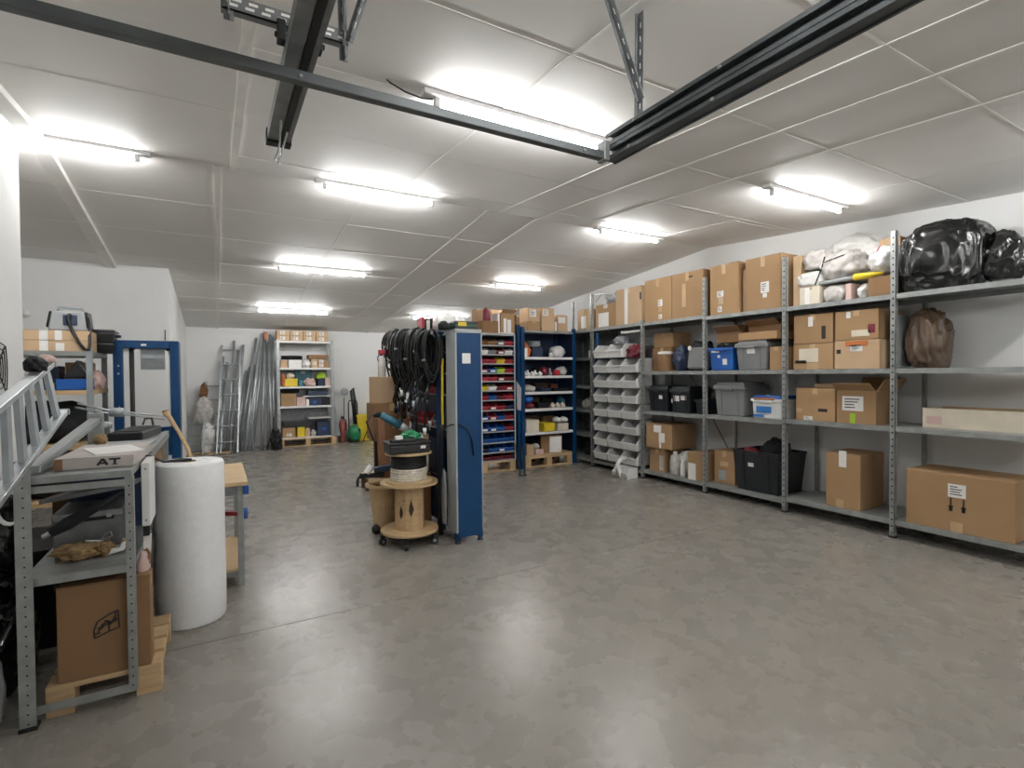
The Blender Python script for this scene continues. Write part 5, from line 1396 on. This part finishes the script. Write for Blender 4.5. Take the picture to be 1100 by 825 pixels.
# carton with big letters on the bench
ac = cbox('long white carton with large black letters lying on the bench', .30, .55, .055, (-.49, 3.335, 1.076), R(-2), m='grey_card', flapm='grey_card', tape=False, patches=[(.06, .5, .03, .05, 'card_dark', 'brown_tape')], name='cardboard_carton')
a = MB(); yy = -.2765
a.bar((.010, yy, .014), (.030, yy, .044), .010, .002, up=(0, 1, 0)).bar((.030, yy, .044), (.048, yy, .014), .010, .002, up=(0, 1, 0)).bar((.016, yy, .023), (.044, yy, .023), .007, .002, up=(0, 1, 0))
a.bar((.054, yy, .040), (.098, yy, .040), .009, .002, up=(0, 1, 0)).bar((.076, yy, .014), (.076, yy, .040), .010, .002, up=(0, 1, 0))
a.bar((.066, yy, .0155), (.086, yy, .0155), .004, .002, up=(0, 1, 0))
a.build('printed_letters', 'ink', ac, local=True)
tag(MB().obox((-.46, 3.30, 1.1335), (.2, .32, .003), (0, 0, R(18))).build('paper_sheet', 'paper'), 'white paper sheet on the lettered carton', 'paper')
tag(MB().obox((-.50, 3.88, 1.086), (.28, .42, .02), (0, 0, R(-4))).build('steel_sheet', 'dull_alu', bevel=.002), 'scratched sheet metal plate lying on the bench top', 'sheet metal')
t = thing('instrument_case', 'flat black case lying at the far end of the bench', 'case', (-.54, 4.50, 1.076))
MB().obox((-.50, 4.50, 1.106), (.20, .50, .058), (0, 0, R(-8))).build('shell', 'black_plastic', t, bevel=.012)
MB().obox((-.50, 4.50, 1.137), (.15, .42, .006), (0, 0, R(-8))).build('lid_inset', 'rubber', t)
tag(MB().tube([(-.48, 4.70, 1.15), (-.47, 4.74, 1.19), (-.43, 4.76, 1.19), (-.42, 4.74, 1.14)], .008).build('strap_loop', 'rubber'), 'black strap loop standing beside the flat case', 'strap')
# stepladder
ld = thing('aluminium_ladder', 'aluminium stepladder lying slanted across the bench at far left', 'ladder', (-.70, 1.3, 0))
UA, UB = Vector((-.70, 2.6, 1.40)), Vector((-.735, 3.42, 1.565))
LA, LB = Vector((-.70, 2.6, 1.07)), Vector((-.69, 3.42, 1.315))
du, dlv = (UB - UA) / .82, (LB - LA) / .82
U = lambda y: UA + du * (y - 2.6)
Lw = lambda y: LA + dlv * (y - 2.6)
ys = -.78
MB().bar(U(ys), U(3.46), .045, .026).build('rail', 'alu', ld, bevel=.003)
MB().bar(Lw(ys) + Vector((0, 0, .012)), Lw(3.46), .045, .026).build('rail', 'alu', ld, bevel=.003)
for k in range(18):
    y = 3.36 - k * .17
    if y < -.3: break
    MB().bar(Lw(y), U(y), .02, .05, up=(0, 1, .3)).build('step', 'dull_alu', ld)
for p in (U(3.46), Lw(3.46)):
    MB().cyl(p + Vector((-.026, .0, 0)), p + Vector((.026, .0, 0)), .016, n=10).build('end_cap', 'dull_alu', ld)
bag('cloth_bundle', 'black and purple rag lying on the stepladder rail', (-.735, 3.22, 1.53), (.08, .14, .08), 'dark_cloth', 'cloth', 100, amp=.35)
tag(MB().blob((-.735, 3.40, 1.575), (.07, .12, .05), 101, amp=.3).build('cloth_rag', 'pink', smooth=True), 'pinkish white rag draped on the stepladder end', 'cloth')
# profile rails and clutter on the bench rear
t = thing('aluminium_profile', 'aluminium box profile lying along the bench beside the ladder', 'profile', (-.69, 3.65, 1.08))
MB().bar((-.705, 3.0, 1.10), (-.69, 4.30, 1.225), .055, .035).build('bar', 'alu', t, bevel=.004)
MB().bar((-.675, 3.0, 1.118), (-.66, 4.30, 1.243), .006, .006).build('groove_edge', 'dull_alu', t)
MB().box(-.73, -.65, 4.26, 4.32, 1.076, 1.27).build('end_bracket', 'galv', t, bevel=.004)
for k, (x, y, z, s) in enumerate(((-.68, 4.42, 1.13, .07), (-.70, 4.76, 1.12, .05), (-.715, 4.56, 1.11, .05))):
    t = thing('pipe_clamp', '%s metal clamp head at the far end of the profile' % ['large', 'small', 'dark'][k], 'clamp', (x, y, 1.076))
    MB().cyl((x, y, 1.076), (x, y, z + s), s * .35, n=12).build('spindle', 'galv' if k < 2 else 'galv_dark', t, smooth=True)
    MB().cyl((x - s * .6, y, z + s * .6), (x + s * .6, y, z + s * .6), s * .45, n=12).build('collar', 'dull_alu', t, smooth=True)
t = thing('chrome_rods', 'pair of thin chrome rods resting across the bench end', 'rods', (-.6, 4.75, 1.2))
MB().tube([(-.90, 4.95, 1.31), (-.70, 4.90, 1.25), (-.62, 4.88, 1.24), (-.36, 4.92, 1.19)], .008).build('rod', 'alu', t, smooth=True)
MB().tube([(-.92, 4.98, 1.28), (-.70, 4.93, 1.225), (-.62, 4.91, 1.22), (-.36, 4.95, 1.165)], .008).build('rod', 'alu', t, smooth=True)
MB().cyl((-.70, 4.90, 1.24), (-.62, 4.89, 1.235), .035, n=12).build('joint', 'dull_alu', t, smooth=True)
bag('yellow_part', 'olive brown knob lying between ladder and profile', (-.615, 3.95, 1.097), (.07, .09, .07), 'tan_cloth', 'knob', 102, amp=.2)
# middle shelf
t = thing('tool_case', 'grey metal tool case on the middle shelf of the bench', 'case', (-.55, 3.42, .641))
MB().box(-.70, -.43, 3.27, 3.58, .641, .80).build('shell', 'galv_dark', t, bevel=.006)
MB().box(-.704, -.426, 3.266, 3.584, .80, .835).build('lid', 'galv', t, bevel=.006)
MB().box(-.62, -.46, 3.258, 3.266, .79, .806).build('dark_strip', 'rubber', t)
MB().box(-.49, -.47, 3.255, 3.266, .80, .82).build('latch', 'alu', t)
tag(MB().obox((-.55, 3.40, .92), (.34, .50, .02), (R(-6), R(-7), 0)).build('metal_tray', 'galv_dark', bevel=.002), 'dark sheet metal tray resting slanted above the tool case', 'sheet metal')
bag('cloth_gloves', 'pair of tan work gloves in front of the tool case', (-.585, 3.16, .641), (.17, .14, .075), 'tan_cloth', 'gloves', 103, amp=.45, freq=3, crease=.3, sub=4)
bag('cloth_gloves', 'single dark brown glove beside the tan pair', (-.49, 3.17, .641), (.08, .12, .06), 'tan_cloth', 'glove', 104, amp=.45, freq=3, crease=.3)
t = thing('scissors', 'small pair of shears lying on the tan gloves', 'shears', (-.5, 3.2, .70))
MB().tube([(-.50, 3.19, .71), (-.485, 3.19, .735), (-.465, 3.19, .74), (-.46, 3.19, .72), (-.48, 3.19, .705)], .004, closed=True).build('handle_loop', 'galv', t)
MB().tube([(-.50, 3.19, .70), (-.56, 3.17, .715)], .005).build('blade', 'alu', t)
t = thing('hand_plane', 'white plastic holder with a wooden end on the middle shelf', 'holder', (-.44, 3.14, .641))
MB().prism([(-.475, .641), (-.405, .655), (-.40, .695), (-.415, .69), (-.425, .67), (-.475, .665)], 'y', 3.13, 3.20).build('body', 'white_plastic', t, bevel=.003)
MB().cyl((-.412, 3.165, .675), (-.40, 3.165, .70), .015, n=10).build('wooden_end', 'wood', t)
t = thing('folded_umbrella', 'folded black umbrella lying slanted on the middle shelf', 'umbrella', (-.55, 3.05, .7))
MB().tube([(-.66, 3.06, .80), (-.60, 3.05, .835), (-.50, 3.04, .895), (-.38, 3.03, .96)], [.02, .03, .02, .008], n=8).build('canopy', 'dark_cloth', t, smooth=True)
MB().tube([(-.66, 3.06, .80), (-.69, 3.06, .785)], .012).build('handle', 'alu', t)
tote('black plastic crate behind the foreground carton', .30, .40, .40, (-.52, 3.33, .136), 0, m='tote_black', ribs=False, name='plastic_crate')
tote('second black plastic crate deeper below the bench', .30, .6, .45, (-.53, 4.25, 0), 0, m='tote_black', ribs=False, name='plastic_crate')
cbox('dark carton behind the tool case on the middle shelf', .34, .5, .33, (-.54, 3.92, .641), m='navy', tape=False)
cbox('brown carton at the rear end of the middle shelf', .34, .5, .35, (-.54, 4.50, .641), m='card_dark', tape=False)
# white enclosure beside the roll
t = thing('electrical_enclosure', 'white metal enclosure panel beside the bubble wrap roll', 'enclosure', (-.325, 3.3, .74))
MB().box(-.336, -.30, 3.17, 3.42, .75, 1.07).build('case', 'light_plastic', t, bevel=.004)
MB().box(-.332, -.306, 3.172, 3.30, .70, .75).build('bracket', 'rubber', t)
for z in (.78, 1.04): MB().cyl((-.318, 3.168, z), (-.318, 3.17, z), .005, n=8).build('screw', 'galv_dark', t)
tag(MB().add([(-.337, 3.20, .42), (-.315, 3.20, .42), (-.30, 3.20, .70), (-.335, 3.20, .70), (-.337, 3.215, .42), (-.315, 3.215, .42), (-.30, 3.215, .70), (-.335, 3.215, .70)], [(0, 1, 2, 3), (7, 6, 5, 4), (0, 4, 5, 1), (1, 5, 6, 2), (2, 6, 7, 3), (3, 7, 4, 0)]).build('paper_strip', 'paper'), 'white paper strip hanging below the enclosure', 'paper')
t = thing('small_bottle', 'small brown bottle on the foreground carton corner', 'bottle', (-.32, 3.03, .567))
MB().lathe((-.32, 3.03, .567), [(.022, 0), (.025, .01), (.025, .05), (.01, .08), (.01, .1)], 12).build('body', 'pink', t, smooth=True)
MB().tube([(-.32, 3.03, .66), (-.305, 3.03, .672), (-.295, 3.03, .65), (-.297, 3.03, .60)], .007).build('spout', 'wood_dark', t)
# behind the post, by the wall
tag(MB().obox((-.98, 3.02, .44), (.22, .02, .88), (R(-5), 0, R(14))).build('plywood_board', 'dark_wood'), 'dark plywood board leaning between wall and bench', 'board')
bag('refuse_bag', 'black refuse bag slumped on the floor beside the bench post', (-.92, 3.40, 0), (.24, .5, .55), 'black_bag', 'bag', 105, amp=.25, crease=.12)
bag('refuse_bag', 'black bag hanging high behind the bench post', (-.92, 3.35, .56), (.22, .4, .45), 'black_bag', 'bag', 106, amp=.25, crease=.12)
t = thing('white_hose', 'loop of white hose behind the bench post', 'hose', (-.80, 3.1, .9))
for k in range(2): MB().tube([(-.795 + .045 * math.cos(q * PI / 8), 3.05 + k * .015, .93 + .07 * math.sin(q * PI / 8)) for q in range(16)], .007, closed=True).build('turn', 'light_plastic', t, smooth=True)
tag(MB().blob((-.85, 2.95, 0), (.08, .2, .42), 107, amp=.3, crease=.2).build('clear_sheet', 'clear_plastic', smooth=True), 'crumpled clear plastic sheet on the floor at far left', 'plastic sheet')

cbox('black carton added to darken the gap between wall and bench', .26, .6, .55, (-.90, 4.05, 0), m='black_plastic', tape=False)  # made-up filler box, put in to keep this gap dark
tag(MB().obox((-.87, 4.62, .5), (.22, .10, 1.0), (R(-4), 0, 0)).build('dark_filler', 'dark_wood', bevel=.004), 'dark filler stack added to darken the gap behind the black carton', 'boards')  # made-up dark block standing in for shade beside the bench

# ------------------------------------------------------------------ bubble wrap roll
bw = thing('bubble_wrap_roll', 'big white bubble wrap roll standing on end', 'roll', (-.155, 3.78, 0))
MB().lathe((-.155, 3.78, 0), [(.183, 0), (.19, .012), (.191, .3), (.1885, .55), (.1905, .8), (.189, .965), (.18, .978), (.12, .98), (.05, .977)], 48).build('wrap', 'foam', bw, smooth=True)
MB().ring((-.155, 3.78, .974), [(.038, 0), (.038, .007), (.03, .007), (.03, 0)], 20).build('core', 'card_dark', bw)
MB().cyl((-.155, 3.78, .9775), (-.155, 3.78, .9785), .03, n=20).build('core_hole', 'dark_gap', bw)
a = MB()
for k in range(3):
    pts = []
    for q in range(40):
        an = 2 * PI * q / 40
        r = .17 - k * .035 - .035 * q / 40
        pts.append((-.155 + r * math.cos(an), 3.78 + r * math.sin(an), .9785))
    a.tube(pts, .0018, n=4)
a.build('layer_edge', 'light_plastic', bw)
tag(MB().tube([(-.355, 3.40, 1.082), (-.33, 3.52, 1.06), (-.28, 3.66, 1.002), (-.24, 3.74, .992), (-.19, 3.765, .99), (-.14, 3.77, .99)], [.005, .006, .007, .009, .013, .006], n=8).build('tie_strap', 'rubber', smooth=True), 'black strap reaching from the bench onto the roll', 'strap')

# ------------------------------------------------------------------ small workbench behind the roll
wb = thing('workbench', 'small workbench with a light wooden top behind the roll', 'workbench', (-.06, 4.6, 0))
MB().box(-.30, .185, 4.14, 5.08, .722, .75).build('bench_top', 'plywood', wb, bevel=.003)
for x in (-.27, .135):
    for y in (4.18, 5.04):
        MB().box(x - .02, x + .02, y - .02, y + .02, 0, .72).build('leg', 'galv', wb, bevel=.003)
for y in (4.165, 5.035):
    for za_, zb_ in ((.655, .72), (.07, .11)): MB().box(-.25, .115, y, y + .02, za_, zb_).build('rail', 'galv_dark', wb)
MB().box(-.28, .15, 4.17, 5.05, .11, .125).build('lower_shelf', 'plywood', wb)
for x in (-.275, .125): MB().box(x, x + .02, 4.2, 5.02, .665, .71).build('rail', 'galv_dark', wb)
MB().box(.155, .19, 4.14, 4.20, .66, .722).build('corner_guard', 'blue_plastic', wb, bevel=.004)
cbox('tall brown carton on the lower shelf of the small workbench', .14, .3, .46, (-.03, 4.42, .126), m='card', tape=False, patches=[(.5, .12, .1, .05, 'paper', 'blue_label')])
t = thing('bar_clamp', 'red and blue bar clamp fixed to the workbench leg', 'clamp', (.14, 4.6, .42))
MB().bar((.05, 4.62, .43), (.19, 4.5, .43), .03, .03).build('bar', 'red_plastic', t)
MB().cyl((.175, 4.5, .40), (.175, 4.5, .48), .022, n=10).build('grip', 'blue_plastic', t, smooth=True)

# ------------------------------------------------------------------ shelf unit against the partition
ls = thing('metal_shelf_unit', 'grey shelf unit in the recess behind the ladder', 'shelving', (-1.4, 6.4, 0))
for x in (-1.95, -1.0):
    for y in (6.0, 6.72): MB().box(x - .022, x + .022, y - .02, y + .02, 0, 1.77).build('upright', 'dull_alu', ls)
for z, m in ((1.74, 'galv'), (1.39, 'wood'), (.9, 'wood'), (.4, 'wood')): MB().box(-1.97, -.975, 5.985, 6.74, z - .04, z).build('shelf', m, ls)
cbox('long pale carton, upper of two stacked on the recess shelf', .85, .3, .09, (-1.42, 6.17, 1.838), m='card_light', tape=False, patches=[(.62, .5, .06, .088, 'paper', 'white_tape'), (.74, .5, .05, .088, 'paper', 'white_tape')])
cbox('long pale carton, lower of two stacked on the recess shelf', .85, .3, .096, (-1.42, 6.17, 1.741), m='card_light', tape=False, patches=[(.62, .5, .06, .09, 'paper', 'white_tape'), (.75, .4, .06, .07, 'paper', 'white_tape')])
t = thing('measuring_device', 'portable grey instrument box with handle and black strap on the cartons', 'instrument', (-1.16, 6.17, 1.93))
MB().prism([(-1.30, 1.93), (-1.02, 1.93), (-1.04, 2.11), (-1.27, 2.11)], 'y', 6.06, 6.28).build('case', 'grey_paint', t, bevel=.015)
MB().box(-1.19, -1.09, 6.05, 6.062, 1.98, 2.07).build('screen_panel', 'navy', t, bevel=.003)
for x in (-1.285, -1.03): MB().obox((x, 6.17, 2.03), (.035, .2, .15), (0, R(10 if x < -1.1 else -6), 0)).build('side_bumper', 'rubber', t, bevel=.01)
MB().tube([(-1.25, 6.17, 2.10), (-1.24, 6.17, 2.145), (-1.07, 6.17, 2.145), (-1.06, 6.17, 2.10)], .012).build('handle', 'dull_alu', t, smooth=True)
MB().tube([(-1.14, 6.04, 2.08), (-1.15, 6.035, 2.02), (-1.12, 6.01, 1.93), (-1.07, 5.99, 1.82), (-1.03, 5.98, 1.76), (-1.0, 5.975, 1.755), (-.995, 6.0, 1.80), (-1.0, 6.05, 1.95), (-1.02, 6.08, 2.05)], .014, n=6).build('strap', 'rubber', t, smooth=True)
for k, (z, hh) in enumerate(((1.741, .10), (1.842, .13))):
    t = thing('storage_box', 'black plastic box, %s of two at the end of the recess shelf' % ['lower', 'upper lidded'][k], 'box', (-.99, 6.52, z))
    MB().frus(.21, .24, .24, .27, z, z + hh * (.8 if k else 1), -.99, 6.52).build('body', 'black_plastic', t, bevel=.012)
    if k:
        MB().frus(.27, .30, .25, .28, z + hh * .8, z + hh, -.99, 6.52).build('lid', 'black_plastic', t, bevel=.012)
        MB().box(-.875, -.83, 6.5, 6.54, z + .06, z + .09).build('latch', 'rubber', t, bevel=.006)
small(TRA, 'blue plastic tray on the lower recess shelf', -1.13, 6.15, 1.391, (.24, .25, .10), 'blue_plastic', 20)
tag(MB().prism([(-1.20, 1.50), (-1.02, 1.50), (-1.04, 1.56), (-1.10, 1.665)], 'y', 6.05, 6.25).build('black_case', 'black_plastic', bevel=.01), 'black wedge shaped pouch on the blue tray', 'pouch')
cbox('dark blue box behind the blue tray in the recess', .16, .2, .22, (-1.33, 6.3, 1.391), m='navy', tape=False)
cbox('tan carton at the back of the lower recess shelf', .2, .2, .26, (-1.16, 6.55, 1.391), m='card', tape=False)
bag('cloth_bundle', 'pinkish checked rag at the end of the lower recess shelf', (-1.02, 6.4, 1.391), (.14, .3, .2), 'pink', 'cloth', 110, amp=.3)
tag(MB().blob((-1.28, 6.06, 1.391), (.08, .08, .08), 111, amp=.1).build('tape_roll', 'tan_cloth', smooth=True), 'yellowish tape roll left of the blue tray', 'tape')
bag('refuse_bag', 'black bag stuffed below the lower recess shelf', (-1.35, 6.35, .901), (.7, .5, .42), 'dark_cloth', 'bag', 112, amp=.2)
bag('refuse_bag', 'dark bag at the bottom of the recess shelves', (-1.35, 6.35, .401), (.7, .5, .4), 'dark_cloth', 'bag', 113, amp=.2)
dv = thing('detector', 'small white round detector on the partition wall', 'detector', (-1.93, 8.12, 2.3))
MB().cyl((-1.93, 8.12, 2.26), (-1.93, 8.09, 2.26), .045, n=18).build('base', 'white_plastic', dv, smooth=True)
MB().cyl((-1.93, 8.09, 2.26), (-1.93, 8.075, 2.26), .025, n=14).build('cap', 'white_plastic', dv, smooth=True)
tag(MB().box(-.575, -.565, 8.10, 8.12, 1.98, 2.12).build('wall_hook', 'rubber'), 'narrow black hook on the partition corner', 'hook')

# ------------------------------------------------------------------ blue steel frame
bf = thing('steel_portal', 'blue painted steel frame standing before the white partition', 'frame', (-.62, 6.65, 0))
fy0, fy1 = 6.5, 6.8
MB().box(-.90, -.82, fy0, fy1, 0, 1.88).build('post', 'blue_steel', bf, bevel=.004)
MB().box(-.42, -.34, fy0, fy1, 0, 1.88).build('post', 'blue_steel', bf, bevel=.004)
MB().box(-.82, -.42, fy0, fy1, 1.80, 1.88).build('top_beam', 'blue_steel', bf, bevel=.004)
MB().box(-.82, -.42, fy0, fy1, .68, .77).build('cross_beam', 'blue_steel', bf, bevel=.004)
MB().box(-.53, -.42, fy0 - .03, fy0 + .05, .77, .98).build('bracket', 'blue_steel', bf, bevel=.004)
MB().box(-.82, -.77, fy0 + .05, fy1 - .02, .77, 1.80).build('inner_rail', 'light_plastic', bf)
MB().box(-.77, -.755, fy0 + .04, fy1 - .02, .77, 1.80).build('inner_slot', 'dark_gap', bf)
MB().box(-.435, -.42, fy0 + .05, fy1 - .02, .77, 1.80).build('inner_rail', 'light_plastic', bf)
sp = MB().box(-.68, -.47, fy0 + .08, fy0 + .11, 1.58, 1.80).build('sample_panel', 'dull_alu', bf, bevel=.003)
MB().box(-.678, -.472, fy0 + .075, fy0 + .08, 1.59, 1.70).build('dark_half', 'galv_dark', sp)
for x in (-.74, -.44): MB().cyl((x, fy0 + .02, 1.80), (x, fy0 + .02, 1.775), .03, .012, n=12).build('roller', 'rubber', bf)
MB().box(-.665, -.62, fy0 - .004, fy0 - .0005, 1.825, 1.845).build('type_plate', 'light_plastic', bf)
for z in (1.62, 1.54, 1.2, .9): MB().cyl((-.855, fy0 - .003, z), (-.855, fy0, z), .009, n=8).build('bolt', 'alu', bf)
for z in (1.75, 1.6, 1.3): MB().cyl((-.34, fy0 + .12, z), (-.337, fy0 + .12, z), .01, n=8).build('bolt', 'galv_dark', bf)
t = thing('pick_handle', 'wooden tool handle leaning in front of the blue frame', 'tool handle', (-.3, 6.2, 0))
MB().tube([(-.46, 6.38, 1.14), (-.42, 6.36, 1.08), (-.34, 6.3, .93), (-.27, 6.25, .78), (-.05, 6.0, .02)], [.03, .024, .018, .02, .022], n=8).build('shaft', 'wood', t, smooth=True)
MB().cyl((-.465, 6.38, 1.16), (-.45, 6.375, 1.10), .026, n=8).build('head', 'wood_dark', t)

# ------------------------------------------------------------------ wire fan guard on the left wall
fg = thing('fan_guard', 'black wire spiral guard on the left wall', 'wire guard', (-1.135, 4.16, 1.56))
for k in range(4):
    h_ = .16 - k * .036
    pts = []
    for q in range(24):
        an = 2 * PI * q / 24
        c_, s_ = math.cos(an), math.sin(an)
        rr = h_ / max(abs(c_), abs(s_)) ** .6
        pts.append((-1.125, 4.18 + rr * c_, 1.56 + rr * s_))
    MB().tube(pts, .0035, n=5, closed=True).build('wire_ring', 'rubber', fg)
for an in (PI / 4, 3 * PI / 4):
    MB().tube([(-1.128, 4.18 - .19 * math.cos(an), 1.56 - .19 * math.sin(an)), (-1.128, 4.18 + .19 * math.cos(an), 1.56 + .19 * math.sin(an))], .004, n=5).build('spoke', 'rubber', fg)
